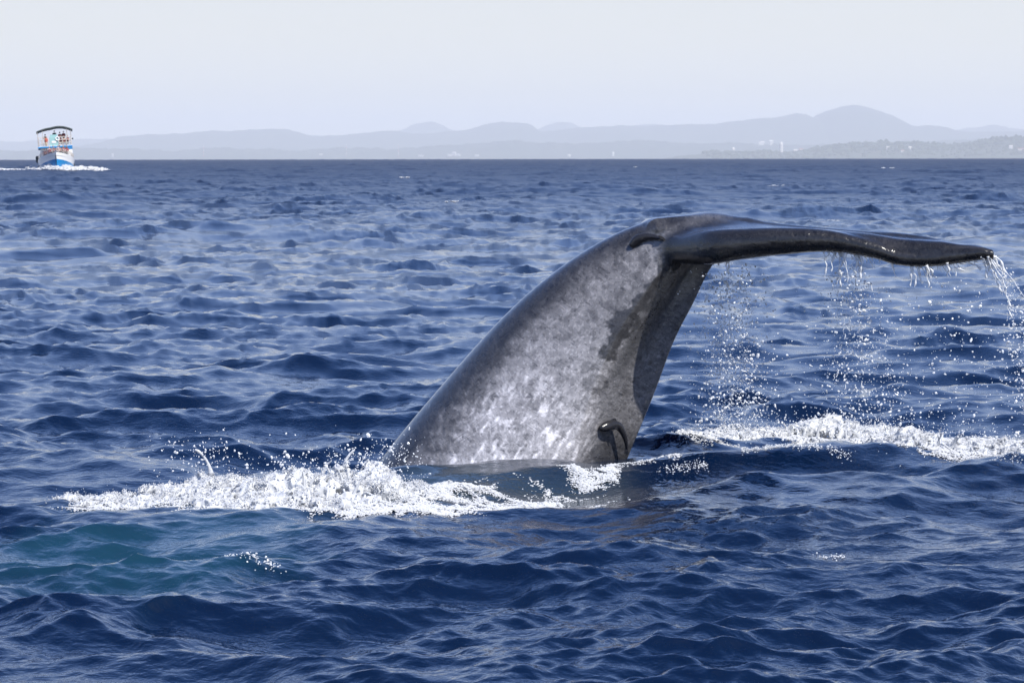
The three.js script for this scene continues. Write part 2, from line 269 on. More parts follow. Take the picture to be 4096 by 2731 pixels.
// places on the flank where a dark wet film runs: x, y, radius
const FILM = [[1.24, 1.47, 0.13, 1], [1.10, 1.36, 0.11, 1], [0.965, 1.185, 0.13, 1], [0.835, 0.965, 0.115, 1], [0.69, 0.675, 0.10, 0.5], [1.33, 1.58, 0.15, 1]];
const RIDGE = curve([0.55, 0.66, 0.84, 1.02, 1.18, 1.34], [0.40, 0.62, 0.92, 1.20, 1.42, 1.62]);
function skin(x, y, z, nx, ny, nz) {
  const [t, u] = loft(x, y);
  const fine = fbm(x * 14, y * 14, z * 14, 3), warp = fbm(x * 3 + 9, y * 3, z * 3, 3), streak = noise((x * 0.83 - y * 0.55) * 26, (x * 0.55 + y * 0.83) * 6.5, z * 6), dots = noise(x * 34, y * 34, z * 34);
  const fw = z < -0.6 ? 1 : smooth(-0.06, 0.09, stock(x, y, z) - nearFluke(x, y, z) + 0.10 * warp + 0.03 * fine) * smooth(1.05, 1.3, x), fl = 0.024 + 0.007 * warp + 0.005 * fine + smooth(0.1, 0.5, noise(x * 2.4, y * 30, 4)) * 0.014;
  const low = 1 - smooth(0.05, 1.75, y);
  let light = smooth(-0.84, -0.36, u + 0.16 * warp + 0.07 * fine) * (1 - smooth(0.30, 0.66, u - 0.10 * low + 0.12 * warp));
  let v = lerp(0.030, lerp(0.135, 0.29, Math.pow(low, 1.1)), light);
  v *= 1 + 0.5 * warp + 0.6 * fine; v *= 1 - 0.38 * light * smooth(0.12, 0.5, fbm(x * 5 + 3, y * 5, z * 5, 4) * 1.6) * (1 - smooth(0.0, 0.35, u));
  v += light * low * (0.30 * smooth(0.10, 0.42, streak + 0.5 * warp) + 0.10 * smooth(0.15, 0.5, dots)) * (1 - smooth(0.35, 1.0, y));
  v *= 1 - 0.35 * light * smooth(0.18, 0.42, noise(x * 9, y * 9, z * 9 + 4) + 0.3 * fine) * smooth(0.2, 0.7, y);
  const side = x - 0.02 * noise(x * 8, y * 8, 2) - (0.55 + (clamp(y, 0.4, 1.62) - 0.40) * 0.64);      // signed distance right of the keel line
  v = lerp(v, 0.095 + 0.07 * low + 0.06 * warp + 0.05 * fine, smooth(0.03, 0.34, side) * smooth(0.0, 0.5, y) * 0.75);
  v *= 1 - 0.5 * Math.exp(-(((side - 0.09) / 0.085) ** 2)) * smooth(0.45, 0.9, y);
  for (const f of FILM) { const ax = (x - f[0]) * 0.83 - (y - f[1]) * 0.55, ay = ((x - f[0]) * 0.55 + (y - f[1]) * 0.83) * 0.7, d = Math.hypot(ax, ay) / f[2] + 1.2 * fbm(x * 6.5, y * 6.5, 1.5 + f[0], 5); v = lerp(v, 0.026, (1 - smooth(0.80, 0.92, d)) * 0.93 * f[3] * (z > 0 ? 1 : 0)); }
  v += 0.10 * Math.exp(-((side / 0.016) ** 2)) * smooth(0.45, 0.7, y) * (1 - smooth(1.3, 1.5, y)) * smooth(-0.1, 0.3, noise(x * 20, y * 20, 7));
  v = Math.max(0.02, v) * 1.5;
  v = lerp(v, fl, fw); return [v * 1.0, v * 0.99, v * 1.06];
}
function speckle(N, f) { const d = new Uint8Array(N * N * 4); for (let j = 0; j < N; j++) for (let i = 0; i < N; i++) { const v = clamp(Math.round(255 * f(i / N, j / N)), 0, 255); d.set([v, v, v, 255], (j * N + i) * 4); } const t = new THREE.DataTexture(d, N, N); t.wrapS = t.wrapT = THREE.MirroredRepeatWrapping; t.magFilter = THREE.LinearFilter; t.needsUpdate = true; return t; }
const skinBump = speckle(1024, (u, v) => { const a = fbm(u * 40, v * 40, 1, 4), p = noise(u * 24 + 3, v * 24, 9); return 0.5 + 0.45 * a + 0.3 * smooth(0.35, 0.7, p) - 0.2 * smooth(0.4, 0.7, noise(u * 30, v * 30, 5)); });
skinBump.repeat.set(0.62, 0.62);
const skinRough = speckle(512, (u, v) => 0.62 + 0.5 * fbm(u * 12, v * 12, 6, 4)); skinRough.repeat.set(0.7, 0.7);
const skinPrint = speckle(1024, (u, v) => {
  const a = (u * 0.83 - v * 0.55), b = (u * 0.55 + v * 0.83), n = fbm(u * 15, v * 15, 2, 4), blot = smooth(0.10, 0.26, fbm(u * 26 + 5, v * 26, 8, 3)), pale = smooth(0.14, 0.30, fbm(a * 42, b * 17, 3, 3)), spot = smooth(0.26, 0.36, noise(a * 84, b * 60, 4)) - 0.8 * smooth(0.30, 0.40, noise(u * 66, v * 66, 12)), scratch = smooth(0.42, 0.5, noise(a * 12 + 0.6 * noise(u * 9, v * 9, 2), b * 150, 6)), pore = noise(u * 210, v * 210, 1);
  return 0.62 + 0.24 * n - 0.17 * blot + 0.20 * pale + 0.20 * spot - 0.18 * scratch + 0.09 * pore;
});
skinPrint.repeat.set(0.58, 0.58); skinPrint.colorSpace = THREE.NoColorSpace;
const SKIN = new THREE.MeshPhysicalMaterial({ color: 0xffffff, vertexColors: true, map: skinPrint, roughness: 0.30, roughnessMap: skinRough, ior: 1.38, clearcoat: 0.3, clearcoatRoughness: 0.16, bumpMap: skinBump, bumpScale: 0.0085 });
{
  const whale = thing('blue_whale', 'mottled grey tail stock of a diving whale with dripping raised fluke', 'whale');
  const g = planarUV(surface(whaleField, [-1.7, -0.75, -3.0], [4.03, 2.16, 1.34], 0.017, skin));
  console.log('whale tris', g.index.count / 3);
  mesh('body', g, SKIN, whale);
}

// ---------------------------------------------------------------- remoras clinging to the flank
const REMORA = mat(rgb(0.017, 0.017, 0.020), 0.2, { ior: 1.4 });
function remora(pts, radii, flat, fins, label) {
  const t = thing('remora', label, 'fish', 'remoras on the whale'), n = pts.length;
  const cx = curve(pts.map((_, i) => i), pts.map((p) => p[0])), cy = curve(pts.map((_, i) => i), pts.map((p) => p[1])), cz = curve(pts.map((_, i) => i), pts.map((p) => p[2])), cr = curve(pts.map((_, i) => i), radii);
  const fine = []; for (let i = 0; i <= 24; i++) { const s = i / 24 * (n - 1); fine.push([cx(s), cy(s), cz(s), cr(s)]); }
  const f = (x, y, z) => { let d = 1e9; for (let i = 0; i < 24; i++) d = Math.min(d, capsule(x, y, z / flat + fine[i][2] * (1 - 1 / flat), fine[i], fine[i + 1], fine[i][3], fine[i + 1][3])); return d; };
  const lo = [0, 1, 2].map((k) => Math.min(...pts.map((p) => p[k])) - 0.09), hi = [0, 1, 2].map((k) => Math.max(...pts.map((p) => p[k])) + 0.09);
  mesh('body', surface(f, lo, hi, 0.006), REMORA, t);
  for (const [name, a, b, c, th] of fins) { const s = new THREE.Shape(); s.moveTo(a[0], a[1]); s.quadraticCurveTo((a[0] + b[0]) / 2 + 0.01, (a[1] + b[1]) / 2 + 0.012, b[0], b[1]); s.lineTo(c[0], c[1]); s.closePath(); const g = new THREE.ExtrudeGeometry(s, { depth: 0.006, bevelEnabled: true, bevelSize: 0.003, bevelThickness: 0.003, bevelSegments: 2, curveSegments: 8 }); g.translate(0, 0, th); mesh(name, g, REMORA, t); }
  return t;
}
function flankZ(x, y) { let a = -0.3, b = 1.4; for (let i = 0; i < 26; i++) { const m = (a + b) / 2; if (whaleField(x, y, m) < 0) a = m; else b = m; } return a; }
const onFlank = (x, y, h) => [x, y, flankZ(x, y) + h];
remora([onFlank(1.033, 1.852, 0.03), onFlank(1.062, 1.881, 0.035), onFlank(1.10, 1.903, 0.04), onFlank(1.155, 1.916, 0.035), onFlank(1.22, 1.913, 0.03), onFlank(1.285, 1.895, 0.025)], [0.030, 0.039, 0.038, 0.030, 0.020, 0.008], 0.75, [['fin', [1.10, 1.885], [1.165, 1.912], [1.12, 1.915], flankZ(1.12, 1.9) + 0.05], ['tail_fin', [1.25, 1.925], [1.305, 1.893], [1.275, 1.888], flankZ(1.28, 1.9) + 0.02]], 'small black remora curled below the fluke root, high on the flank');
remora([onFlank(0.765, 0.292, 0.05), onFlank(0.80, 0.300, 0.06), onFlank(0.85, 0.312, 0.075), onFlank(0.905, 0.300, 0.10), onFlank(0.945, 0.25, 0.12), onFlank(0.972, 0.18, 0.12), onFlank(0.985, 0.10, 0.11)], [0.028, 0.042, 0.043, 0.036, 0.028, 0.020, 0.010], 0.8, [['fin', [0.83, 0.345], [0.885, 0.362], [0.90, 0.33], flankZ(0.86, 0.33) + 0.06], ['fin', [0.84, 0.295], [0.905, 0.275], [0.86, 0.272], flankZ(0.87, 0.28) + 0.11], ['tail_fin', [0.975, 0.13], [1.0, 0.05], [0.965, 0.06], flankZ(0.975, 0.1) + 0.10]], 'larger black remora hanging off the flank just above the water');

// ---------------------------------------------------------------- foam, splashes, dripping water
const FOAM = new THREE.MeshPhysicalMaterial({ color: rgb(0.48, 0.495, 0.515), roughness: 0.35, ior: 1.33, transmission: 0.12, thickness: 0.05 });
const SPRAY = new THREE.MeshPhysicalMaterial({ color: rgb(0.80, 0.82, 0.84), roughness: 0.08, ior: 1.333, transmission: 0.35, thickness: 0.02 });
const FROTH = new THREE.MeshPhysicalMaterial({ color: rgb(0.62, 0.635, 0.655), roughness: 0.9, ior: 1.33, transmission: 0.42, thickness: 0 });
const pathDist = (x, z, p) => { let d = 1e9; for (let i = 0; i < p.length - 1; i++) { const bx = p[i + 1][0] - p[i][0], bz = p[i + 1][1] - p[i][1], t = clamp(((x - p[i][0]) * bx + (z - p[i][1]) * bz) / (bx * bx + bz * bz)); d = Math.min(d, Math.hypot(x - p[i][0] - bx * t, (z - p[i][1] - bz * t) * 0.75)); } return d; };
const LEFT_FOAM = [[[[-3.15, 3.0], [-2.85, 2.86], [-2.4, 2.5], [-1.9, 3.1], [-1.22, 3.3], [-0.9, 2.7]], 0.52, 0.92], [[[-3.0, 3.6], [-2.38, 4.0], [-1.75, 4.1], [-1.18, 4.1], [-0.57, 3.6]], 0.36, 0.8], [[[-0.78, 3.0], [-0.39, 2.7], [0.08, 2.4], [0.53, 2.04], [0.93, 1.5], [1.3, 1.2]], 0.22, 0.55], [[[-0.74, 4.1], [-0.37, 4.1], [-0.05, 3.3], [0.35, 2.5], [0.78, 1.9]], 0.22, 0.58], [[[-1.25, 1.6], [-0.95, 1.75], [-0.6, 2.0], [-0.2, 2.0]], 0.2, 0.62], [[[-0.3, 3.0], [0.3, 2.8]], 0.3, 0.5], [[[-0.7, 2.3], [0.1, 2.0], [0.7, 1.4]], 0.2, 0.5], [[[0.2, 3.2], [0.8, 2.6], [1.2, 1.9]], 0.2, 0.45]];
const RIGHT_FOAM = [[[[1.14, -0.1], [1.3, -0.2]], 0.13, 1.2], [[[1.55, -1.2], [1.9, -1.8], [2.6, -2.3], [3.4, -2.1], [3.8, -1.0]], 0.5, 1.0], [[[2.6, -0.5], [3.1, 0.1], [3.7, 0.7], [4.4, 1.0], [5.3, 1.3]], 0.52, 1.05], [[[1.3, 1.0], [1.9, 0.9], [2.4, 0.2]], 0.3, 0.45], [[[2.9, -1.6], [3.3, -0.6], [3.5, 0.2]], 0.5, 0.8], [[[3.3, -1.8], [4.2, -0.6], [5.2, 0.2]], 0.5, 0.5]];
const foamAt = (list, x, z) => { let s = 0; for (const [p, w, k] of list) { const d = pathDist(x, z, p) / w; if (d < 3) s += k * Math.exp(-d * d); } return s; };
// froth: bubbles scattered singly, thick where the foam is dense and thinning out at its torn edges
const BUBBLE = (() => { const g = new THREE.IcosahedronGeometry(1, 1), p = g.attributes.position; for (let i = 0; i < p.count; i++) { const v = new THREE.Vector3().fromBufferAttribute(p, i), k = 1 + 0.35 * noise(v.x * 1.7, v.y * 1.7, v.z * 1.7 + 3); p.setXYZ(i, v.x * k, v.y * k, v.z * k); } g.computeVertexNormals(); return g; })();
function scatter(name, label, category, list, material, R) {
  const im = new THREE.InstancedMesh(BUBBLE, material, list.length), M = new THREE.Matrix4(), q = new THREE.Quaternion(), e = new THREE.Euler(), p = new THREE.Vector3(), s = new THREE.Vector3();
  list.forEach(([x, y, z, rx, ry, rz], i) => { e.set(0.5 * R(), R() * 6.3, 0.5 * R()); im.setMatrixAt(i, M.compose(p.set(x, y, z), q.setFromEuler(e), s.set(rx, ry, rz))); });
  im.name = named(name); im.castShadow = im.receiveShadow = true; scene.add(im); console.log(name, list.length); return tag(im, label, category, null, 'stuff');
}
function foamSheet(name, label, list, x0, x1, z0, z1, sx, sz, seed) {
  const R = rng(seed), out = [], o = [0, 0, 0];
  for (let z = z0; z < z1; z += sz) for (let x = x0; x < x1; x += sx) {
    const D = foamAt(list, x, z); if (D < 0.08) continue;
    const wx = x + 0.22 * noise(x * 2.1, z * 1.6, 3), wz = z + 0.3 * noise(x * 2.1, z * 1.6, 9), lace = 1 - Math.abs(noise(wx * 2.6 - wz * 0.8, wz * 1.9, 1.7)) * 2.6, fine = 1 - Math.abs(noise(wx * 9, wz * 4.6, 5.1)) * 2.2;
    const f = D * 1.0 + 0.48 * lace + 0.30 * fine + 0.62 * noise(wx * 1.3, wz * 1.1, 8) + 0.16 * noise(wx * 26, wz * 14, 4) - 1.12;
    if (R() > 0.95 * smooth(-0.12, 0.75, f)) continue;
    const px = x + sx * (R() - 0.5), pz = z + sz * (R() - 0.5), k = smooth(0, 0.8, f), r = 0.0032 + 0.005 * R() * R() + 0.0035 * k; sea(px, pz, o);
    out.push([o[0], o[1] + 0.001 + 0.03 * k * (0.3 + R() * (0.5 + noise(px * 7, pz * 7, 2))), o[2], r * 1.25, r * (0.35 + 0.5 * k), r * 1.5]);
  }
  return scatter(name, label, 'sea foam', out, FROTH, R);
}
foamSheet('sea_foam', 'lacy white foam streaked over the grey green water before the whale', LEFT_FOAM, -4.3, 1.9, -0.2, 4.8, 0.0072, 0.013, 15);
foamSheet('sea_foam', 'broken white foam on the dark swell under the fluke tip', RIGHT_FOAM, 0.9, 5.4, -3.5, 2.2, 0.0082, 0.0155, 16);

// heaped white water: lumps [x, height over the sea, z, radius x, radius y, radius z]
function splash(name, label, lumps, cell, rough, seed) {
  const L = lumps.map((l) => [l[0], seaY(l[0], l[2]) + l[1] * (seed > 5 ? 0.62 : 0.42) - 0.015, l[2], l[3] * 0.95, l[4] * (seed > 5 ? 0.8 : 0.48), l[5] * 0.95]), lo = [0, 1, 2].map((k) => Math.min(...L.map((l) => l[k] - l[k + 3])) - 0.12), hi = [0, 1, 2].map((k) => Math.max(...L.map((l) => l[k] + l[k + 3])) + 0.12);
  const f = (x, y, z) => {
    let d = 1e9;
    for (const l of L) { const a = (x - l[0]) / l[3], b = (y - l[1]) / l[4], c = (z - l[2]) / l[5], r = a * a + b * b + c * c; if (r > 9) continue; const e = (Math.sqrt(r) - 1) * Math.min(l[3], l[4], l[5]); d = d > 1e8 ? e : smin(d, e, 0.05); }
    if (d > 0.16) return d;
    const wx = x + 0.05 * noise(x * 6, y * 6, z * 6 + seed), wy = y + 0.05 * noise(x * 6 + 5, y * 6, z * 6 + seed);
    return d + rough * (1.6 * noise(wx * 6, wy * 4.5, z * 6 + seed) + 1.1 * (Math.abs(noise(wx * 11, wy * 7, z * 11 + seed)) * 2 - 0.55) + 0.55 * noise(wx * 30, wy * 20, z * 30));
  };
  const g = surface(f, lo, hi, cell, null, 1); console.log(name, g.index.count / 3);
  const R = rng(Math.round(seed * 100)), P = g.attributes.position, N = g.attributes.normal, out = [];
  for (let i = 0; i < P.count; i++) { // torn froth and spray standing off the heap
    const m = noise(P.getX(i) * 5, P.getY(i) * 6, P.getZ(i) * 5 + seed); if (N.getY(i) < -0.3 || R() > 0.42 + 1.1 * m) continue; const n = R() < 0.7 ? 1 : 3;
    for (let k = 0; k < n; k++) { const h = 0.006 * R() + (R() < 0.22 ? 0.07 * R() * R() * (0.5 + N.getY(i)) : 0), r = (0.0024 + 0.0045 * R() * R()) * (h > 0.02 ? 0.75 : 1.2); out.push([P.getX(i) + N.getX(i) * h + 0.008 * gauss(R), P.getY(i) + Math.abs(N.getY(i)) * h + 0.006 * gauss(R), P.getZ(i) + N.getZ(i) * h + 0.008 * gauss(R), r, r * (0.8 + 0.6 * R()), r]); }
  }
  scatter('froth', label.replace('splash', 'froth').replace('wash', 'froth') + ', its loose bubbles', 'froth', out, FROTH, R);
  return tag(mesh(name, g, FOAM), label, 'splash', null, 'stuff');
}
splash('splash', 'tumbling white splash between the long foam and the whale back', [
  [-2.36, 0.05, 2.05, 0.20, 0.16, 0.2], [-2.44, 0.16, 2.0, 0.09, 0.18, 0.09], [-2.24, 0.03, 2.15, 0.2, 0.12, 0.2], [-2.6, 0.0, 2.4, 0.28, 0.10, 0.25], [-2.15, 0.04, 2.9, 0.28, 0.16, 0.25], [-1.95, 0.12, 3.1, 0.22, 0.25, 0.2], [-1.78, 0.17, 3.15, 0.18, 0.33, 0.17], [-1.60, 0.19, 3.2, 0.15, 0.32, 0.15], [-1.45, 0.12, 3.2, 0.16, 0.26, 0.15], [-1.70, 0.02, 3.45, 0.28, 0.18, 0.2], [-1.9, 0.0, 3.6, 0.4, 0.11, 0.25],
  [-1.30, 0.18, 2.9, 0.10, 0.30, 0.11], [-1.22, 0.06, 3.1, 0.22, 0.18, 0.2], [-1.02, 0.05, 3.05, 0.22, 0.17, 0.2], [-0.88, 0.02, 2.9, 0.16, 0.12, 0.2], [-1.14, 0.03, 1.95, 0.14, 0.13, 0.16], [-1.08, 0.04, 1.75, 0.11, 0.14, 0.12], [-1.12, 0.10, 1.6, 0.06, 0.14, 0.07], [-0.9, 0.0, 2.2, 0.2, 0.08, 0.2], [-1.3, 0.0, 3.5, 0.35, 0.10, 0.2], [-2.95, -0.01, 2.8, 0.3, 0.08, 0.2], [-3.3, -0.02, 3.0, 0.2, 0.06, 0.15], [-2.5, -0.02, 3.3, 0.4, 0.08, 0.15]], 0.0155, 0.034, 2.5);
splash('splash', 'ragged white wash breaking where the dripping water falls', [
  [1.75, 0.0, -1.8, 0.3, 0.09, 0.3], [2.1, 0.03, -2.1, 0.35, 0.10, 0.3], [2.45, 0.07, -2.3, 0.25, 0.12, 0.25], [2.85, 0.10, -2.4, 0.28, 0.15, 0.25], [3.02, 0.20, -2.4, 0.10, 0.13, 0.1], [3.25, 0.10, -2.2, 0.28, 0.14, 0.25], [3.5, 0.05, -2.0, 0.25, 0.10, 0.25], [2.7, 0.0, -0.9, 0.2, 0.10, 0.2], [2.95, 0.03, -0.4, 0.2, 0.14, 0.2], [3.15, 0.04, 0.0, 0.2, 0.13, 0.18], [3.45, 0.08, 0.1, 0.26, 0.15, 0.2], [3.7, 0.05, 0.35, 0.26, 0.12, 0.2], [3.3, 0.0, 0.5, 0.3, 0.09, 0.2], [4.05, 0.02, 0.7, 0.3, 0.09, 0.2], [4.35, 0.04, 0.95, 0.2, 0.11, 0.2], [4.7, 0.02, 1.1, 0.3, 0.1, 0.2], [4.2, 0.0, -0.2, 0.3, 0.06, 0.2]], 0.0185, 0.036, 7.5);
// small crests breaking into bright drops and bubbles
{
  const R = rng(808), out = [];
  for (const [line, n, h] of [[[[-1.95, 7.0], [-1.78, 7.1], [-1.62, 7.2], [-1.42, 7.3]], 420, 0.03], [[[-2.9, 3.3], [-2.6, 3.6], [-2.2, 3.5], [-1.9, 3.75], [-1.5, 3.7], [-1.2, 3.85]], 1500, 0.03], [[[1.9, 1.15], [2.2, 1.05], [2.5, 1.1], [2.8, 1.25]], 700, 0.03], [[[1.2, 1.55], [1.45, 1.45], [1.6, 1.4]], 260, 0.022], [[[2.0, 6.0], [2.2, 6.05]], 90, 0.02]])
    for (let i = 0; i < n; i++) { const t = R() * (line.length - 1), k = Math.floor(t), f = t - k, clump = 0.5 + noise(t * 5, 1, h * 90), x = lerp(line[k][0], line[k + 1][0], f) + 0.012 * gauss(R), z = lerp(line[k][1], line[k + 1][1], f) + 0.05 * gauss(R); if (R() > clump * 1.3) continue; const r = 0.0022 + 0.005 * R() * R(); out.push([x, seaY(x, z) + h * R() * clump, z, r * 1.2, r, r * 1.2]); }
  scatter('spray', 'glinting beads of water along small breaking crests', 'spray', out, SPRAY, R);
}

function strand(pts, radii, sides = 7) { // a thread of water through points, with its own radius at each
  const n = pts.length * 3 - 2, cs = [0, 1, 2].map((k) => curve(pts.map((_, i) => i), pts.map((p) => p[k]))), cr = curve(pts.map((_, i) => i), radii), P = [], I = [];
  for (let i = 0; i < n; i++) {
    const s = i / 3, c = cs.map((f) => f(s)), a = cs.map((f) => f(Math.min(s + 0.1, pts.length - 1)) - f(Math.max(0, s - 0.1))), t = new THREE.Vector3(...a).normalize(), u = new THREE.Vector3(0, 0, 1).cross(t).normalize(), v = t.clone().cross(u), r = Math.max(0.0015, cr(s));
    for (let k = 0; k < sides; k++) { const q = k / sides * 2 * Math.PI, x = Math.cos(q) * r, y = Math.sin(q) * r; P.push(c[0] + u.x * x + v.x * y, c[1] + u.y * x + v.y * y, c[2] + u.z * x + v.z * y); }
  }
  for (let i = 0; i < n - 1; i++) for (let k = 0; k < sides; k++) { const a = i * sides + k, b = i * sides + (k + 1) % sides; I.push(a, b, a + sides, b, b + sides, a + sides); }
  for (const b of [0, (n - 1) * sides]) for (let k = 1; k < sides - 1; k++) b ? I.push(b, b + k, b + k + 1) : I.push(b, b + k + 1, b + k);
  const g = new THREE.BufferGeometry(); g.setAttribute('position', new THREE.Float32BufferAttribute(P, 3)); g.setIndex(I); g.computeVertexNormals(); return g;
}
{ // fingers of water thrown up from the splash
  const R = rng(77), gs = [], S = (p, r) => { const y0 = seaY(p[0][0], p[0][2]); gs.push(strand(p.map((q) => [q[0], q[1] + y0, q[2]]), r)); };
  S([[-2.40, 0.12, 2.0], [-2.42, 0.20, 2.0], [-2.46, 0.27, 2.0], [-2.50, 0.31, 2.0], [-2.53, 0.325, 2.0]], [0.026, 0.013, 0.010, 0.013, 0.008]);
  S([[-1.56, 0.10, 3.42], [-1.57, 0.03, 3.5], [-1.565, -0.03, 3.55]], [0.014, 0.008, 0.010]); S([[-1.38, 0.10, 3.42], [-1.39, 0.02, 3.5], [-1.395, -0.06, 3.55]], [0.014, 0.009, 0.011]); S([[-1.27, 0.10, 3.3], [-1.24, 0.02, 3.4], [-1.22, -0.03, 3.42]], [0.012, 0.008, 0.010]);
  S([[-1.29, 0.22, 2.9], [-1.27, 0.29, 2.9], [-1.23, 0.34, 2.9], [-1.21, 0.355, 2.9]], [0.022, 0.011, 0.009, 0.005]);
  for (let i = 0; i < 16; i++) { const x = -2.0 + 0.9 * R(), z = 2.9 + 0.6 * R(), h = 0.14 + 0.10 * R(), dx = 0.08 * gauss(R); S([[x, h - 0.12, z], [x + dx * 0.5, h, z], [x + dx, h + 0.03 + 0.05 * R(), z + 0.02]], [0.018, 0.008, 0.005]); }
  for (let i = 0; i < 12; i++) { const x = 2.5 + 1.2 * R(), z = -2.4 + 0.5 * R(), h = 0.08 + 0.07 * R(), dx = 0.06 * gauss(R); S([[x, h - 0.12, z], [x + dx * 0.5, h, z], [x + dx, h + 0.02 + 0.05 * R(), z]], [0.02, 0.009, 0.006]); }
  for (let i = 0; i < 26; i++) { const t = R(), x = lerp(2.6, 3.9, t), z = lerp(-0.6, 0.7, t) + 0.2 * gauss(R), h = 0.05 + 0.06 * R(), dx = 0.10 * gauss(R); S([[x, h - 0.1, z], [x + dx * 0.5, h, z], [x + dx, h - 0.03 + 0.06 * gauss(R), z + 0.05]], [0.018, 0.009, 0.006]); }
  tag(mesh('splash_fingers', mergeGeometries(gs), FOAM), 'thin fingers of white water thrown up by the splashes', 'splash', null, 'stuff');
}
const DRIPS = [ // x, sag below the edge, sideways run, how many threads
  [2.62, 0.20, 0.02, 3], [2.68, 0.10, 0.03, 3], [2.74, 0.12, 0.02, 4], [2.79, 0.30, -0.01, 5], [2.83, 0.18, 0.02, 5], [2.92, 0.10, 0.02, 3], [3.05, 0.06, 0.0, 1], [3.14, 0.14, 0.01, 1], [3.36, 0.18, 0.03, 6], [3.41, 0.13, 0.06, 5], [3.52, 0.10, 0.04, 6], [3.58, 0.12, 0.05, 5], [3.64, 0.06, 0.16, 4], [3.76, 0.05, 0.03, 4], [3.85, 0.10, 0.08, 4], [3.90, 0.30, 0.06, 3], [1.80, 0.22, 0.02, 2], [3.92, 0.30, 0.17, 3], [3.93, 0.46, 0.25, 3], [3.935, 0.22, 0.10, 3]];
{
  const R = rng(5), gs = [];
  for (const [x, len, run, n] of DRIPS) for (let k = 0; k < n; k++) {
    const L = 1.15 * len * (0.45 + 0.55 * R()), x0 = x + 0.035 * gauss(R), z0 = fZ(x0) + 0.02 * gauss(R), y0 = fB(clamp(x0, FX[0], 3.93)) + 0.012, pts = [], rad = [], m = Math.max(4, Math.round(L / 0.03)); let w = 0;
    for (let i = 0; i <= m; i++) { const t = i / m; w += 0.010 * gauss(R); pts.push([x0 + run * Math.pow(t, 0.8) * (0.8 + 0.4 * k / n) + w, y0 - L * t, z0 + 0.3 * w]); rad.push((0.0055 - 0.003 * t) * (0.4 + R()) + (R() < 0.2 ? 0.007 : 0)); }
    rad[0] = 0.013; gs.push(strand(pts, rad, 6));
  }
  for (let i = 0; i < 110; i++) { // loose ribbons that have parted from the fluke and are breaking up
    const k = R() < 0.5 ? 0 : 1, t = R(), x = [1.88, 2.84][k] + 0.11 * gauss(R), y = 1.62 - 1.0 * t, z = [0.2, 0.72][k] + 0.2 * gauss(R), L = 0.015 + 0.05 * R() * (1 - 0.5 * t), r = 0.002 + 0.003 * R();
    gs.push(strand([[x, y, z], [x + 0.006 * gauss(R), y - L * 0.4, z], [x + 0.012 * gauss(R), y - L, z]], [r * 0.4, r, r * (0.6 + R())], 6));
  }
  tag(mesh('dripping_water', mergeGeometries(gs), SPRAY), 'glassy threads of water streaming off the edge of the fluke', 'water', null, 'stuff');
}
{ // falling and flung drops
  const R = rng(31), D = [], put = (x, y, z, r) => D.push([x, y, z, r]), size = () => 0.0028 + 0.0062 * Math.pow(R(), 3.2) + (R() < 0.03 ? 0.006 * R() + 0.002 : 0);
  for (let i = 0; i < 3000; i++) { const t = Math.pow(R(), 0.75), x = 1.86 + 0.15 * gauss(R) + 0.08 * gauss(R) * t + 0.06 * t; put(x, 1.70 - 1.48 * t, 0.2 + 0.4 * gauss(R), size()); }
  for (let i = 0; i < 1300; i++) { const t = R(), x = 2.82 + (0.07 + 0.22 * t) * gauss(R) + 0.12 * t; put(x, 1.66 - 1.35 * t, 0.75 + 0.25 * gauss(R), size()); }
  for (let i = 0; i < 650; i++) { const t = R(), x = 3.5 + 0.5 * gauss(R); put(x, 1.55 - 1.3 * t, 0.9 + 0.3 * gauss(R), size()); }
  for (let i = 0; i < 520; i++) { const t = Math.pow(R(), 0.8), x = 4.02 + 0.24 * Math.sqrt(t) + (0.03 + 0.08 * t) * gauss(R); put(x, 1.72 - 1.25 * t, 1.1 + 0.12 * gauss(R), size()); }
  for (let i = 0; i < 900; i++) { const c = [[-1.7, 0.20, 3.15], [-1.25, 0.24, 2.9], [-1.02, 0.22, 1.7], [-2.45, 0.22, 2.0], [-1.1, 0.16, 3.1]][i % 5]; put(c[0] + 0.20 * gauss(R), Math.max(0.04, c[1] + 0.08 * gauss(R)), c[2] + 0.1 * gauss(R), size()); }
  for (let i = 0; i < 700; i++) { const t = R(), x = lerp(1.8, 4.4, t); put(x + 0.2 * gauss(R), 0.12 + 0.10 * Math.abs(gauss(R)), lerp(-1.6, 0.6, t) + 0.9 * gauss(R), size()); }
  for (let i = 0; i < 26; i++) put(1.92 + 0.2 * gauss(R), 1.5 - 1.2 * R(), 0.3 + 0.3 * gauss(R), 0.008 + 0.006 * R());
  put(-1.73, 0.36, 3.1, 0.014); put(-1.72, 0.5, 3.1, 0.008); put(-1.65, 0.49, 3.1, 0.006);
  const im = new THREE.InstancedMesh(BUBBLE, SPRAY, D.length), M = new THREE.Matrix4(), q = new THREE.Quaternion(), s = new THREE.Vector3(), p = new THREE.Vector3(), e = new THREE.Euler();
  D.forEach(([x, y, z, r], i) => { e.set(R() * 6, R() * 6, R() * 6); M.compose(p.set(x, y, z), q.setFromEuler(e), s.set(r * (0.75 + 0.5 * R()), r * (0.8 + 1.1 * R()), r * (0.75 + 0.5 * R()))); im.setMatrixAt(i, M); });
  im.name = 'water_drops'; im.castShadow = true; scene.add(im); tag(im, 'countless bright drops falling from the fluke and flung from the splashes', 'water drops', null, 'stuff');
}

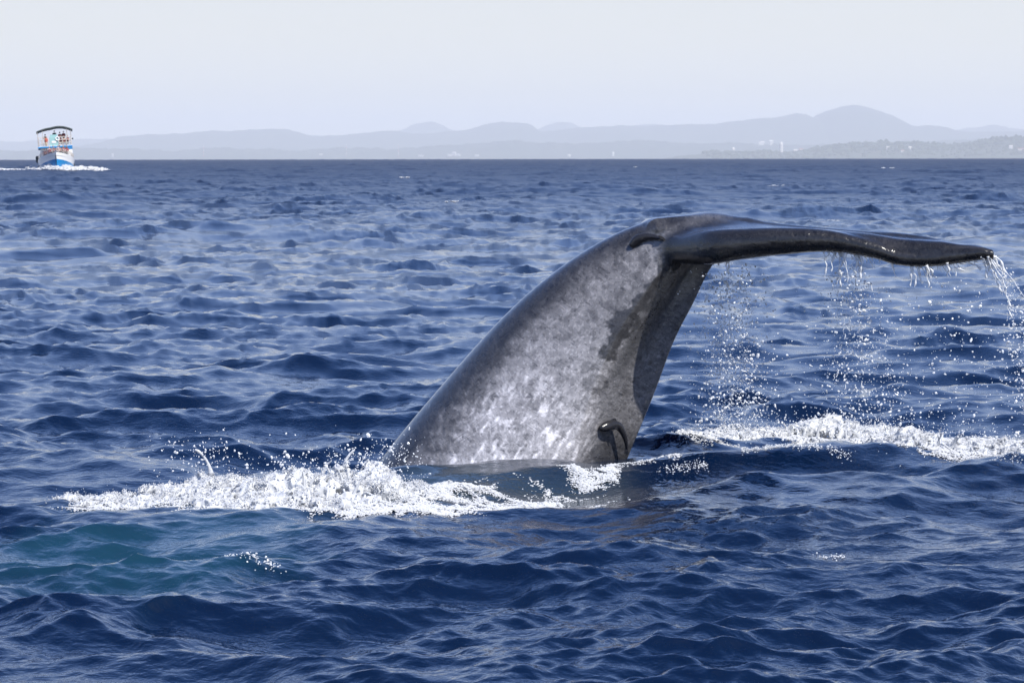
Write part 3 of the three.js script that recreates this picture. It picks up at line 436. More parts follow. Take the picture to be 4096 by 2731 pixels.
// ---------------------------------------------------------------- the coast far behind: ridge after ridge in the haze
function ridge(label, pts, dist, depth, amp, grain, colour, steps) {
  const h = curve(pts.map((p) => p[0]), pts.map((p) => p[1])), x0 = pts[0][0], x1 = pts[pts.length - 1][0], base = -dist * dist / EARTH - 6, nx = steps, nz = 34;
  const H = (x, v) => { const s = v < 0 ? Math.sin(clamp(v + 1) * Math.PI / 2) : Math.cos(clamp(v) * Math.PI / 2), top = h(x) - base; return base + top * Math.pow(s, 0.8) * (1 + (1 - s) * 0.35 * fbm(x / depth * 3.1, v * 3, dist, 3)) + s * amp * (1.2 * noise(x / grain / 2.6, v * 3, dist + 5) + noise(x / grain, v * 4, dist) + 0.6 * noise(x / grain * 2.3, v * 9, dist) + 0.5 * noise(x / grain * 5.1, v * 17, 3)); };
  const P = [], I = [], C = [];
  for (let j = 0; j <= nz; j++) for (let i = 0; i <= nx; i++) { const x = lerp(x0, x1, i / nx), v = lerp(-1, 1, j / nz), k = 1 + 0.5 * fbm(x / grain * 0.7, v * 7, dist, 3); P.push(x, H(x, v), WHALE_D - dist - v * depth / 2); C.push(...colour.map((c) => c * k)); }
  for (let j = 0; j < nz; j++) for (let i = 0; i < nx; i++) { const p = j * (nx + 1) + i, q = p + nx + 1; I.push(p, p + 1, q, p + 1, q + 1, q); }
  const g = new THREE.BufferGeometry(); g.setAttribute('position', new THREE.Float32BufferAttribute(P, 3)); g.setAttribute('color', new THREE.Float32BufferAttribute(C, 3)); g.setIndex(I); g.computeVertexNormals();
  tag(mesh('hills', g, new THREE.MeshStandardMaterial({ vertexColors: true, roughness: 0.95 })), label, null, null, 'structure');
  // the point of the front slope seen along the slopes sx, sy from the eye
  const meets = (sx, sy) => { for (let v = -1; v < 0; v += 0.004) { const d = dist + v * depth / 2, x = sx * d, y = H(x, v); if ((y - EYE) / d >= sy) return [x, y, WHALE_D - d]; } return [sx * dist, H(sx * dist, 0), WHALE_D - dist]; };
  return { H, meets, dist, depth, x0, x1 };
}
ridge('farthest pale mountains almost lost in the haze', [[-9121, 188], [-7267, 218], [-5414, 263], [-2941, 300], [-1829, 323], [-1521, 379], [-1366, 461], [-1149, 504], [-996, 461], [-809, 372], [-346, 342], [273, 362], [426, 418], [644, 478], [841, 478], [953, 418], [1383, 372], [1878, 454], [2250, 435], [3240, 372], [5710, 313], [6636, 411], [6854, 441], [7008, 392], [7688, 362], [9418, 313]], 42900, 5577, 20, 278, [0.035, 0.05, 0.04], 420);
ridge('long hazy blue range with the tall rounded peak', [[-7524, 45], [-5690, 63], [-5028, 134], [-4722, 197], [-4518, 248], [-3956, 267], [-3448, 303], [-2937, 319], [-2656, 319], [-2426, 267], [-2274, 237], [-1763, 277], [-1407, 293], [-1100, 267], [-693, 297], [-463, 323], [-234, 379], [21, 396], [234, 359], [352, 293], [837, 339], [1244, 355], [1651, 355], [2111, 363], [2418, 379], [2570, 405], [2977, 445], [3333, 492], [3448, 482], [3528, 452], [3692, 534], [3844, 574], [3973, 589], [4125, 567], [4303, 504], [4507, 422], [4659, 355], [4865, 345], [5043, 329], [5273, 277], [5577, 283], [5996, 303], [6751, 309], [7769, 248]], 35392, 4719, 17, 214, [0.03, 0.045, 0.03], 520);
const nearHills = ridge('low hazy coastal hills along the shore', [[-5929, 59], [-4723, 63], [-4482, 55], [-4202, 69], [-3921, 82], [-3398, 68], [-3037, 59], [-2634, 79], [-2314, 69], [-1911, 59], [-1511, 82], [-1109, 69], [-707, 92], [-386, 115], [-144, 138], [16, 151], [257, 124], [618, 119], [980, 134], [1303, 138], [1703, 115], [2105, 119], [2508, 101], [2908, 106], [3310, 124], [4723, 144], [6122, 124]], 27885, 3218, 16, 90, [0.03, 0.045, 0.028], 640);
const head = ridge('wooded headland nearest on the coast', [[1030, -16], [1126, -3], [1244, 12], [1317, 27], [1538, 27], [1713, 29], [1832, 25], [1977, 33], [2066, 51], [2154, 68], [2271, 72], [2419, 81], [2565, 82], [2669, 85], [2802, 72], [2947, 68], [3080, 79], [3181, 95], [3329, 115], [3475, 112], [3650, 125], [4062, 137], [4766, 108]], 20378, 1716, 9, 65, [0.03, 0.042, 0.022], 420);
{ // the wood on the headland: crowns standing along its ridge and slope
  const R = rng(91), g = new THREE.IcosahedronGeometry(1, 2), p = g.attributes.position; for (let i = 0; i < p.count; i++) { const v = new THREE.Vector3().fromBufferAttribute(p, i), k = 1 + 0.5 * noise(v.x * 2.2, v.y * 2.2, v.z * 2.2) + 0.3 * noise(v.x * 5, v.y * 5, v.z * 5); p.setXYZ(i, v.x * k, v.y * k, v.z * k); } g.computeVertexNormals();
  const N = 1900, im = new THREE.InstancedMesh(g, new THREE.MeshStandardMaterial({ color: 0xffffff, roughness: 0.95 }), N), M = new THREE.Matrix4(), q = new THREE.Quaternion(), e = new THREE.Euler();
  for (let i = 0; i < N; i++) {
    const x = lerp(600, 2150, R()) * 2.145, v = i < 750 ? -0.05 + 0.06 * gauss(R) : -0.85 * R(), tall = R() < 0.12 && x > 2030, r = ((x < 1990 ? 2.2 : 3.6) + 3.2 * R()) * 2.145;
    e.set(0, R() * 6, 0); q.setFromEuler(e);
    M.compose(new THREE.Vector3(x, head.H(x, v) + r * (tall ? 1.3 : 0.35), WHALE_D - 20378 - v * 858.0), q, new THREE.Vector3(r * (tall ? 0.7 : 1.3), r * (tall ? 1.0 : 0.9), r)); im.setMatrixAt(i, M);
    const k = 0.75 + 0.6 * R(); im.setColorAt(i, rgb(0.024 * k, 0.040 * k, 0.020 * k));
  }
  im.name = 'coastal_woodland'; scene.add(im); tag(im, 'hazy woodland covering the headland', 'woodland', null, 'stuff');
}
const WHITEWASH = mat(rgb(0.52, 0.50, 0.47), 0.7), TILE = mat(rgb(0.35, 0.16, 0.11), 0.8), PALEROOF = mat(rgb(0.6, 0.56, 0.52), 0.8), DARKGLASS = mat(rgb(0.05, 0.06, 0.07), 0.2);
function house(land, sx, sy, w, h, label, roofMat = PALEROOF) {
  const at = land.meets(sx, sy), t = thing('house', label, 'house', 'white buildings along the coast'); t.position.set(at[0], at[1] - 1.5, at[2] + 6); w *= 2.145; h *= 2.145; t.rotation.y = (sx * 50 % 1) * 0.6;
  mesh('wall', new THREE.BoxGeometry(w, h + 1.5, w * 0.7).translate(0, (h + 1.5) / 2, 0), WHITEWASH, t);
  const s = new THREE.Shape(); s.moveTo(-w * 0.42, 0); s.lineTo(w * 0.42, 0); s.lineTo(0, h * 0.4); s.closePath();
  mesh('roof', new THREE.ExtrudeGeometry(s, { depth: w * 1.12, bevelEnabled: false }).translate(0, h + 1.5, -w * 0.56).rotateY(Math.PI / 2), roofMat, t);
  for (const k of [-0.25, 0.25]) mesh('window', new THREE.BoxGeometry(w * 0.13, h * 0.3, 0.4).translate(k * w, 1.5 + h * 0.5, w * 0.35 + 0.1), DARKGLASS, t);
  return t;
}
house(nearHills, 0.0827, 0.00375, 16, 11, 'white block on the skyline just behind the white tower', PALEROOF);
house(nearHills, 0.0857, 0.0036, 17, 15, 'bright square white building on the skyline beside a lower white house', WHITEWASH);
house(nearHills, 0.0820, 0.0036, 12, 8, 'low white house beside the bright square building on the skyline', PALEROOF);
house(head, 0.0732, 0.0014, 8, 10, 'small lone white hut on the low tip of the headland', WHITEWASH);
house(head, 0.0937, 0.0016, 15, 6, 'long pale house at the foot of the wood behind the white tower', PALEROOF);
house(head, 0.0955, 0.0026, 12, 6, 'pale house above the long one behind the white tower', TILE);
house(head, 0.1243, 0.0022, 10, 6, 'pinkish house halfway up the wooded headland', PALEROOF);
house(head, 0.1315, 0.0022, 9, 6, 'small pale house in the middle of the headland wood', PALEROOF);
house(head, 0.1290, 0.0012, 9, 5, 'low pale house near the waterline of the wooded headland', TILE);
house(head, 0.1648, 0.0024, 10, 7, 'pale house in the wood at the photo edge', PALEROOF);
house(head, 0.1680, 0.0018, 18, 5, 'long low pale house at the photo edge', TILE);
house(nearHills, -0.0190, 0.0003, 14, 11, 'tallest of the white buildings clustered at the waterline between the masts and the whale', PALEROOF);
house(nearHills, -0.0204, 0.0001, 18, 6, 'lower white building on the near side of the waterline cluster', PALEROOF);
house(nearHills, -0.0176, 0.0001, 14, 7, 'small white building at the whale side of the waterline cluster', WHITEWASH);
house(nearHills, -0.0300, 0.0000, 20, 5, 'long low white building at the waterline close to the second mast', PALEROOF);
house(nearHills, -0.0115, 0.0000, 14, 5, 'low pale building at the waterline above the whale back', PALEROOF);
house(nearHills, 0.0190, 0.0000, 12, 6, 'white waterline building seen over the top of the tail stock', PALEROOF);
house(nearHills, 0.0335, 0.0001, 8, 12, 'narrow upright white building alone at the waterline', WHITEWASH);
house(nearHills, -0.1318, 0.0000, 8, 10, 'white hut at the waterline beside the tour boat', PALEROOF);
house(nearHills, -0.0630, 0.0004, 14, 5, 'faint pale house near the first mast', PALEROOF);
house(nearHills, 0.0960, 0.0006, 13, 5, 'faint pale building low behind the headland', PALEROOF);
{ // tower on the headland
  const at = head.meets(0.0889, 0.0010), t = thing('tower', 'tall white round topped tower standing on the headland', 'tower'); t.position.set(at[0], at[1] - 2, at[2] + 15);
  t.scale.setScalar(2.145); const y0 = 36; mesh('shaft', new THREE.LatheGeometry([[7.2, 0], [7.2, 2.5], [6.5, 2.8], [6.2, y0 - 7], [6.7, y0 - 6.8], [6.7, y0 - 6], [5.6, y0 - 5.9], [5.6, y0 - 4], [5.0, y0 - 2.4], [3.6, y0 - 0.8], [0.01, y0]].map((p) => new THREE.Vector2(...p)), 28), WHITEWASH, t);
  for (const y of [8, 16, 24]) mesh('window', new THREE.BoxGeometry(1.2, 2.2, 0.5).translate(0, y, 6.35), DARKGLASS, t);
}
const MASTRED = mat(rgb(0.55, 0.13, 0.10), 0.6), MASTWHITE = mat(rgb(0.8, 0.78, 0.76), 0.6);
for (const [sx, h, label] of [[-0.0546, 54, 'thin red and white lattice mast nearer the tour boat'], [-0.0374, 56, 'thin red and white lattice mast nearer the whale'], [-0.1017, 48, 'faint pale lattice mast on the coast beside the tour boat']]) {
  const at = nearHills.meets(sx, 0.0), t = thing('radio_mast', label, 'mast', 'lattice masts on the coast'); t.position.set(at[0], at[1] - 2, at[2] + 20); t.scale.setScalar(2.145);
  const n = 6; for (let k = 0; k < n; k++) {
    const a = k / n, b = (k + 1) / n, w = (f) => lerp(1.5, 0.5, f), gs = [];
    for (const [cx, cz] of [[-1, -1], [1, -1], [1, 1], [-1, 1]]) gs.push(strand([[cx * w(a), h * a, cz * w(a)], [cx * w(b), h * b, cz * w(b)]], [0.22, 0.22], 5));
    for (const s of [-1, 1]) for (let m = 0; m < 3; m++) { const f = lerp(a, b, m / 3), f2 = lerp(a, b, (m + 1) / 3); gs.push(strand([[-w(f) * s, h * f, w(f)], [w(f2) * s, h * f2, w(f2)]], [0.12, 0.12], 4)); }
    mesh('section', mergeGeometries(gs), k % 2 ? MASTWHITE : MASTRED, t);
  }
}
{ // a few whitecaps on the open sea
  const R = rng(404), gs = [];
  for (const [x, d, w] of [[-5.9, 95, 0.5], [-2.3, 82, 0.35], [-3.2, 165, 0.8], [-9.6, 520, 3], [6, 430, 2.4], [28, 700, 4], [9, 260, 1.6], [-20, 300, 1.5], [44, 520, 2.2], [-12, 340, 1.8], [22, 250, 1.2], [80, 640, 3], [-6.5, 128, 0.5], [13, 120, 0.5]]) for (let k = 0; k < 9; k++) {
    const r = w * (0.045 + 0.05 * R()), px = x + w * 0.35 * gauss(R), pz = WHALE_D - d + w * 0.5 * gauss(R), g = new THREE.IcosahedronGeometry(1, 2), p = g.attributes.position, s = R() * 9;
    for (let i = 0; i < p.count; i++) { const v = new THREE.Vector3().fromBufferAttribute(p, i), q = 1 + 0.7 * noise(v.x * 2.5 + s, v.y * 2.5, v.z * 2.5); p.setXYZ(i, v.x * q * r * 1.8, v.y * q * r * 0.35, v.z * q * r); }
    g.computeVertexNormals(); g.translate(px, seaY(px, pz) + 0.02, pz); gs.push(g);
  }
  tag(mesh('whitecaps', mergeGeometries(gs), FROTH), 'small scattered whitecaps far out on the sea', 'whitecaps', null, 'stuff');
}

// ---------------------------------------------------------------- tour boat coming bow on, with its people
const B = { white: mat(rgb(0.74, 0.74, 0.74), 0.35, { clearcoat: 0.3 }), blue: mat(rgb(0.008, 0.19, 0.45), 0.35, { clearcoat: 0.3 }), dark: mat(rgb(0.025, 0.035, 0.035), 0.7), rail: mat(rgb(0.5, 0.46, 0.42), 0.4), aqua: mat(rgb(0.25, 0.42, 0.42), 0.4), deck: mat(rgb(0.35, 0.33, 0.30), 0.8), shade: mat(rgb(0.04, 0.06, 0.055), 0.75), glass: mat(rgb(0.03, 0.04, 0.05), 0.1), ring: mat(rgb(0.75, 0.25, 0.08), 0.5) };
const BD = 560, boatAt = new THREE.Vector3(-84.2, 0.2, WHALE_D - BD), YAW = 8.5 * Math.PI / 180, ROLL = 3.2 * Math.PI / 180, PITCH = -2.2 * Math.PI / 180;
const box = (x0, x1, y0, y1, z0, z1) => new THREE.BoxGeometry(x1 - x0, y1 - y0, z1 - z0).translate((x0 + x1) / 2, (y0 + y1) / 2, (z0 + z1) / 2);
const bar = (a, b, r = 0.045) => strand([a, b], [r, r], 6);
const boat = thing('tour_boat', 'blue and white two deck tour boat crowded with people, coming bow on', 'boat');
boat.position.copy(boatAt); boat.rotation.set(PITCH, YAW, ROLL, 'YXZ');
{
  const Z = [-7, -4, 0, 2.5, 4.5, 5.8, 6.6, 7.0], wl = curve(Z, [2.7, 2.9, 2.8, 2.3, 1.45, 0.75, 0.28, 0.05]), dk = curve(Z, [3.0, 3.25, 3.35, 3.15, 2.45, 1.55, 0.70, 0.10]), yTop = curve(Z, [1.45, 1.45, 1.75, 2.1, 2.5, 2.8, 2.97, 3.05]), yMid = curve(Z, [0.35, 0.45, 0.75, 1.0, 1.35, 1.6, 1.75, 1.82]), zShift = (z, f) => z + (z > 4 ? (z - 4) * 0.25 * f : 0);
  const shell = (lo, hi) => { const P = [], I = [], n = 40, m = 6; for (const s of [-1, 1]) { const o = P.length / 3; for (let i = 0; i <= n; i++) for (let j = 0; j <= m; j++) { const z = lerp(-7, 7, i / n), y = lerp(lo(z), hi(z), j / m), f = clamp((y + 0.5) / (yTop(z) + 0.5)); P.push(s * lerp(wl(z), dk(z), Math.pow(f, 0.85)), y, zShift(z, f) - 0.6); } for (let i = 0; i < n; i++) for (let j = 0; j < m; j++) { const a = o + i * (m + 1) + j, b = a + m + 1; s > 0 ? I.push(a, a + 1, b, a + 1, b + 1, b) : I.push(a, b, a + 1, a + 1, b, b + 1); } } const g = new THREE.BufferGeometry(); g.setAttribute('position', new THREE.Float32BufferAttribute(P, 3)); g.setIndex(I); g.computeVertexNormals(); return g; };
  const hull = mesh('hull', shell((z) => -0.8, (z) => yMid(z)), B.blue, boat);
  mesh('bulwark', shell(yMid, yTop), B.white, boat);
  for (const s of [-1, 1]) mesh('rub_rail', (() => { const p = []; for (let i = 0; i <= 12; i++) { const z = lerp(-7, 1.5, i / 12); p.push([s * (lerp(wl(z), dk(z), 0.8) + 0.06), yMid(z) + 0.02, z - 0.6]); } return strand(p, p.map(() => 0.07), 6); })(), B.dark, boat);
  const P = [], I = [], n = 30; for (let i = 0; i <= n; i++) { const z = lerp(-7, 6.9, i / n), y = yTop(z) - 0.55; P.push(-dk(z) * 0.93, y, zShift(z, 1) - 0.6, dk(z) * 0.93, y, zShift(z, 1) - 0.6); if (i) I.push(2 * i - 2, 2 * i, 2 * i - 1, 2 * i - 1, 2 * i, 2 * i + 1); }
  const dg = new THREE.BufferGeometry(); dg.setAttribute('position', new THREE.Float32BufferAttribute(P, 3)); dg.setIndex(I); dg.computeVertexNormals(); mesh('deck', dg, B.deck, boat);
  mesh('transom', box(-2.9, 2.9, -0.6, 1.5, -7.75, -7.6), B.white, boat);
  // bow rail of posts and three bars
  const rails = []; for (const lift of [0.25, 0.5, 0.75]) for (const s of [-1, 1]) { const p = []; for (let i = 0; i <= 14; i++) { const z = lerp(0.3, 6.95, i / 14); p.push([s * dk(z) * 0.96, yTop(z) + lift, zShift(z, 1) - 0.6]); } rails.push(strand(p, p.map(() => 0.05), 6)); }
  const rail = mesh('bow_rail', mergeGeometries(rails), B.rail, boat); for (const s of [-1, 1]) for (const z of [0.3, 1.8, 3.3, 4.7, 5.8, 6.7]) mesh('post', bar([s * dk(z) * 0.96, yTop(z) - 0.1, zShift(z, 1) - 0.6], [s * dk(z) * 0.96, yTop(z) + 0.78, zShift(z, 1) - 0.6], 0.055), B.rail, rail);
  // main deck cabin with blue stripe, window openings and door
  const cabin = mesh('cabin', mergeGeometries([box(-2.75, 2.75, 1.0, 2.0, -6.8, 0.2), box(-2.75, -2.1, 2.0, 4.1, -6.8, 0.2), box(2.1, 2.75, 2.0, 4.1, -6.8, 0.2), box(-0.6, 0.7, 2.0, 4.1, -0.2, 0.2), box(-2.75, 2.75, 3.6, 4.1, -6.8, 0.19), box(-2.75, 2.75, 2.0, 4.1, -6.8, -6.6)]), B.white, boat);
  mesh('stripe', mergeGeometries([box(-2.78, -2.05, 2.0, 2.6, -6.7, 0.23), box(2.05, 2.78, 2.0, 2.6, -6.7, 0.23)]), B.blue, cabin);
  for (const [a, b] of [[-2.05, -0.62], [0.72, 2.05]]) mesh('window', box(a, b, 2.0, 3.58, 0.02, 0.10), B.glass, cabin);
  for (const s of [-1, 1]) for (const z of [-1.4, -3.0, -4.6]) mesh('side_window', box(s * 2.77 - 0.03, s * 2.77 + 0.03, 2.75, 3.5, z - 0.6, z + 0.6), B.glass, cabin);
  mesh('upper_deck', box(-3.15, 3.15, 4.12, 4.38, -7.0, 1.3), B.blue, boat); mesh('deck_edge', box(-3.12, 3.12, 4.385, 4.45, -6.95, 1.25), B.white, boat);
  mesh('wing_locker', mergeGeometries([box(2.35, 3.1, 2.1, 4.0, 0.4, 1.6)]), B.white, boat); mesh('locker_stripe', box(2.3, 3.14, 3.7, 4.02, 0.35, 1.66), B.blue, boat);
  const up = []; for (const y of [4.95, 5.5, 6.05]) { up.push(bar([0.7, y, 1.2], [2.95, y, 1.2], 0.06), bar([-2.95, y, 1.2], [-1.9, y, 1.2], 0.045)); for (const s of [-1, 1]) up.push(bar([s * 2.95, y, 1.2], [s * 2.95, y, -6.7], 0.045)); }
  const upper = mesh('upper_rail', mergeGeometries(up), B.rail, boat); for (const x of [-2.95, -2.4, -1.9, 0.7, 1.4, 2.1, 2.95]) mesh('post', bar([x, 4.4, 1.2], [x, 6.1, 1.2], 0.06), B.rail, upper); for (const s of [-1, 1]) for (const z of [-0.6, -2.4, -4.2, -6.0]) mesh('post', bar([s * 2.95, 4.4, z], [s * 2.95, 6.1, z], 0.05), B.rail, upper);
  const helm = mesh('helm_console', mergeGeometries([box(-1.0, 0.6, 4.45, 6.0, 0.1, 1.1), box(-0.9, 0.5, 6.0, 6.3, 0.2, 0.95)]), B.aqua, boat); mesh('windscreen', box(-0.85, 0.45, 6.3, 6.55, 0.75, 0.82), B.aqua, helm); mesh('panel', box(-0.6, 0.2, 5.0, 5.35, 1.11, 1.16), B.white, helm);
  mesh('life_ring', new THREE.TorusGeometry(0.32, 0.09, 10, 24).translate(0.5, 5.75, 1.2), B.white, boat);
  // canopy: a curved dark awning in two sheets on posts
  const awning = (x0, x1, y0, ymid, y1) => { const p = new THREE.BoxGeometry(1, 0.16, 7.2, 16, 1, 4), a = p.attributes.position; for (let i = 0; i < a.count; i++) { const u = a.getX(i) + 0.5; a.setX(i, lerp(x0, x1, u)); a.setY(i, a.getY(i) + lerp(y0, y1, u) + (ymid - (y0 + y1) / 2) * 4 * u * (1 - u) + 0.05 * Math.cos(a.getZ(i) * 2.4)); a.setZ(i, a.getZ(i) - 2.9); } p.computeVertexNormals(); return p; };
  const can = mesh('canopy', mergeGeometries([awning(-3.3, -0.55, 7.2, 7.65, 7.85), awning(-0.7, 3.35, 7.82, 8.0, 7.35)]), B.shade, boat);
  for (const [x, y] of [[-3.1, 7.25], [-2.2, 7.5], [2.3, 7.6], [3.0, 7.4]]) for (const z of [0.5, -2.9, -6.3]) mesh('post', bar([x, 4.4, z], [x, y, z], 0.045), B.rail, can);
  mesh('lamp', new THREE.SphereGeometry(0.16, 14, 10).translate(3.25, 5.6, 1.25), B.glass, boat); mesh('fender', new THREE.CapsuleGeometry(0.28, 0.7, 6, 14).translate(-3.45, 2.3, -3.2), B.dark, boat); mesh('bench', mergeGeometries([box(-1.9, -0.2, 2.0, 2.45, 1.5, 2.1), box(0.4, 2.0, 2.0, 2.45, 1.5, 2.1)]), B.white, boat);
}
// people: one continuous body each (head, arms, legs, hands), with life jacket and hair as clothing
boat.updateMatrixWorld(true);
const SKIN_TONE = [[0.42, 0.25, 0.17], [0.30, 0.17, 0.11], [0.55, 0.36, 0.27]];
function person(label, pos, turn, pose, top, legs, tone, jacket, hair) {
  const sit = pose === 'sit', hip = sit ? 0.50 : 0.92, sh = hip + 0.52, J = { neck: [0, sh + 0.02, 0], head: [0, sh + 0.24, 0.02], chest: [0, sh - 0.08, 0], pel: [0, hip, -0.02] };
  const arms = pose === 'reach' ? [[-0.20, sh - 0.02, 0], [-0.36, sh - 0.15, 0.2], [-0.42, sh - 0.05, 0.42]] : sit ? [[-0.20, sh - 0.03, 0], [-0.27, sh - 0.30, 0.06], [-0.16, sh - 0.42, 0.26]] : [[-0.20, sh - 0.03, 0], [-0.28, sh - 0.30, -0.02], [-0.24, sh - 0.36, 0.22]];
  const leg = sit ? [[-0.10, hip, 0], [-0.13, hip + 0.02, 0.44], [-0.14, hip - 0.40, 0.46], [-0.14, hip - 0.46, 0.60]] : [[-0.09, hip, 0], [-0.11, hip - 0.42, 0.03], [-0.12, 0.07, -0.01], [-0.12, 0.04, 0.14]];
  const mx = (p, s) => [p[0] * s, p[1], p[2]];
  const f = (x, y, z) => {
    let d = capsule(x * 0.75, y, z, [0, hip, 0], J.chest, 0.12, 0.135); d = smin(d, capsule(x, y, z, J.chest, J.neck, 0.10, 0.055), 0.06);
    const hx = x / 0.078, hy = (y - J.head[1]) / 0.118, hz = (z - J.head[2]) / 0.098; d = smin(d, (Math.sqrt(hx * hx + hy * hy + hz * hz) - 1) * 0.08, 0.03); d = smin(d, Math.hypot(x, y - J.head[1] + 0.01, z - J.head[2] - 0.10) - 0.017, 0.015);
    for (const s of [-1, 1]) {
      const a = pose === 'reach' && s > 0 ? [[-0.20, sh - 0.03, 0], [-0.27, sh - 0.30, 0.06], [-0.20, sh - 0.40, 0.26]] : arms;
      d = smin(d, capsule(x, y, z, mx(a[0], -s), mx(a[1], -s), 0.058, 0.042), 0.04); d = smin(d, capsule(x, y, z, mx(a[1], -s), mx(a[2], -s), 0.04, 0.03), 0.02);
      d = smin(d, capsule(x, y, z, mx(leg[0], -s), mx(leg[1], -s), 0.085, 0.06), 0.04); d = smin(d, capsule(x, y, z, mx(leg[1], -s), mx(leg[2], -s), 0.056, 0.04), 0.02); d = smin(d, capsule(x, y, z, mx(leg[2], -s), mx(leg[3], -s), 0.042, 0.036), 0.02);
    }
    return d;
  };
  const col = (x, y, z) => y > sh + 0.06 || (Math.abs(x) > 0.17 && y < sh - 0.14 && y > hip + 0.02) || (pose === 'reach' && z > 0.15 && y > hip + 0.12) ? tone : y > hip + 0.04 ? top : y < hip - 0.25 && !sit ? legs : legs;
  const t = thing('person', label, 'person', 'people aboard the tour boat'), q = new THREE.Vector3(...pos).applyMatrix4(boat.matrixWorld);
  t.scale.setScalar(1.27); t.position.copy(q); t.rotation.set(PITCH, YAW + turn, ROLL, 'YXZ');
  mesh('body', surface(f, [-0.52, -0.03, -0.22], [0.52, sh + 0.42, 0.70], 0.03, col, 1), PEOPLE, t);
  if (jacket) mesh('life_jacket', surface((x, y, z) => { const d = capsule(x * 0.72, y, z, [0, hip + 0.10, 0], [0, sh - 0.10, 0], 0.155, 0.165); return Math.max(d, hip + 0.03 - y, y - sh + 0.03, 0.03 - Math.hypot(Math.max(0, Math.abs(x) - 0.0), (z - 0.2) * 0.3, 0.1)); }, [-0.34, hip - 0.05, -0.25], [0.34, sh + 0.1, 0.25], 0.028, null, 1), jacket, t);
  mesh('hair', surface((x, y, z) => { const hx = x / 0.088, hy = (y - J.head[1] - 0.012) / 0.128, hz = (z - J.head[2] + 0.012) / 0.108, d = (Math.sqrt(hx * hx + hy * hy + hz * hz) - 1) * 0.09; return Math.max(d, J.head[1] + 0.03 - y - Math.max(0, -z) * 1.6, z - 0.055 - (y - J.head[1]) * 0.5); }, [-0.13, J.head[1] - 0.18, -0.16], [0.13, J.head[1] + 0.17, 0.16], 0.016, null, 1), hair, t);
  return t;
}
const PEOPLE = new THREE.MeshStandardMaterial({ color: 0xffffff, vertexColors: true, roughness: 0.8 }), RED = mat(rgb(0.20, 0.018, 0.022), 0.8), MAROON = mat(rgb(0.11, 0.015, 0.022), 0.8), ORANGE = mat(rgb(0.34, 0.07, 0.04), 0.8), HAIR = mat(rgb(0.015, 0.012, 0.012), 0.7), BROWN = mat(rgb(0.06, 0.035, 0.02), 0.7);
const K = [0.02, 0.025, 0.03], N = [0.05, 0.05, 0.06], PINK = [0.55, 0.35, 0.33], BEIGE = [0.5, 0.42, 0.33];
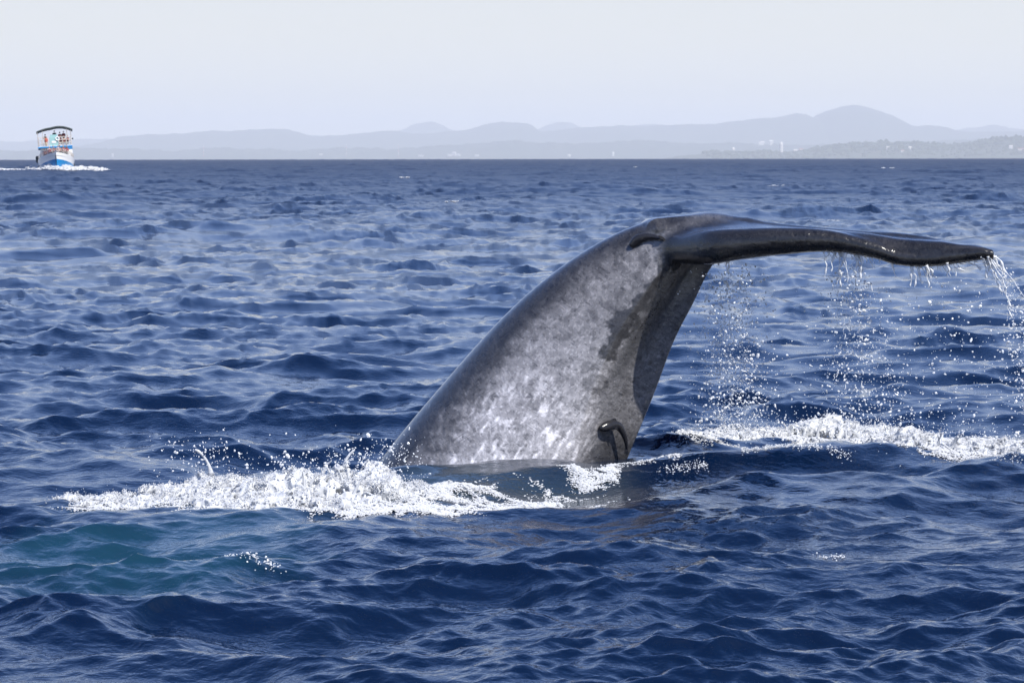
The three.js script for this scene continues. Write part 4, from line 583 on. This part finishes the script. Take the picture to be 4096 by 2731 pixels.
for (const a of [
  ['person in a dark jacket hunched alone below the drooping awning edge', [-1.7, 4.45, -0.3], 0.5, 'stand', K, K, 1, null, HAIR],
  ['dark clothed person standing behind the aqua helm console', [0.0, 5.05, -0.4], 0, 'stand', K, K, 1, null, HAIR],
  ['person in dark clothes beside the helm, under the awning', [1.0, 4.75, -0.5], 0.3, 'stand', N, N, 1, MAROON, BROWN],
  ['person in a red life jacket standing highest under the awning', [1.65, 4.85, -0.5], -0.3, 'stand', [0.3, 0.03, 0.04], N, 0, RED, BROWN],
  ['person seated behind the upper rail next to the helm console', [1.1, 4.45, 0.5], 0, 'sit', N, BEIGE, 0, MAROON, HAIR],
  ['person seated at the outer end of the upper rail', [2.35, 4.55, 0.5], -0.2, 'sit', N, N, 2, RED, BROWN],
  ['person seated in the middle behind the upper rail', [1.75, 4.4, 0.6], 0.1, 'sit', BEIGE, N, 1, RED, HAIR],
  ['person in an orange red life jacket sitting on the upper deck edge, legs out', [-1.55, 4.0, 1.0], 0.6, 'reach', [0.5, 0.12, 0.08], BEIGE, 2, ORANGE, BROWN],
  ['person in a maroon life jacket standing at the shaded end of the bow rail', [-2.1, 1.65, 3.0], -0.5, 'stand', N, N, 1, MAROON, HAIR],
  ['bare armed person in pink leaning on the bow rail', [-1.05, 2.0, 3.7], 0.2, 'reach', PINK, N, 2, RED, BROWN],
  ['person in a red life jacket at the middle of the foredeck', [-0.4, 2.2, 2.9], 0, 'stand', N, N, 0, RED, HAIR],
  ['person seated behind the stem of the bow rail', [0.5, 2.6, 3.9], 0, 'sit', PINK, N, 2, MAROON, BROWN],
  ['person in a red life jacket on the sunlit side of the bow', [1.45, 2.0, 3.2], -0.2, 'stand', [0.3, 0.05, 0.05], N, 0, RED, HAIR],
  ['dark haired person in red nearest the white locker', [2.1, 1.9, 2.7], 0.2, 'stand', [0.25, 0.03, 0.04], K, 0, RED, HAIR],
  ['person in dark clothes between the maroon jacket and the pink top', [-1.6, 1.75, 2.6], 0.1, 'stand', K, K, 1, MAROON, HAIR],
  ['person in dark clothes just behind the one seated at the stem', [0.75, 2.15, 2.7], -0.1, 'stand', K, K, 1, RED, BROWN],
]) person(a[0], a[1], a[2], a[3], a[4], a[5], SKIN_TONE[a[6]], a[7], a[8]);
{ // white bow wave and wake
  const R = rng(61), gs = [];
  const w = (x, z) => { const v = new THREE.Vector3(x, 0, z).applyMatrix4(boat.matrixWorld); return [v.x, v.z]; };
  const blob = (x, z, rx, ry, rz, lift) => { const [px, pz] = w(x, z), g = new THREE.IcosahedronGeometry(1, 4), p = g.attributes.position, s = R() * 50; for (let i = 0; i < p.count; i++) { const v = new THREE.Vector3().fromBufferAttribute(p, i), q = 1 + 0.5 * noise(v.x * 2 + s, v.y * 2, v.z * 2) + 0.35 * noise(v.x * 5 + s, v.y * 5, v.z * 5) + 0.15 * noise(v.x * 11 + s, v.y * 11, v.z * 11); p.setXYZ(i, v.x * q * rx, Math.max(-0.3, v.y * q * ry), v.z * q * rz); } g.computeVertexNormals(); g.translate(px, seaY(px, pz) + lift, pz); gs.push(g); };
  for (let i = 0; i < 44; i++) { const t = i / 43; for (const s of [-1, 1]) { const z = lerp(6.5, -4, t), x = s * lerp(0.4, 4.8, Math.pow(t, 0.8)); blob(x + 0.3 * gauss(R), z, 0.9 + 0.6 * R(), (0.42 + 0.45 * R()) * (t < 0.3 ? 1.35 : 1), 0.8, 0.0); } }
  for (let i = 0; i < 24; i++) { const t = i / 23; blob(lerp(3, 9.5, t) + 0.3 * gauss(R), lerp(2, -4, t), 0.9, (0.5 + 0.35 * R()) * (t > 0.75 ? 0.5 : 1), 0.8, 0); blob(lerp(-2.5, -7.0, t), lerp(4.5, 2, t), 1.0, 0.45 * (1 - 0.7 * t) + 0.12 * R(), 0.8, 0); }
  for (let i = 0; i < 26; i++) blob(lerp(-6, -16, i / 25), lerp(-6, -22, i / 25) + gauss(R), 1.2, 0.16 + 0.1 * R(), 1.4, 0);
  tag(mesh('bow_wave', mergeGeometries(gs), FROTH), 'white bow wave and wake churned up by the tour boat', 'bow wave', null, 'stuff');
}
renderer.render(scene, camera);
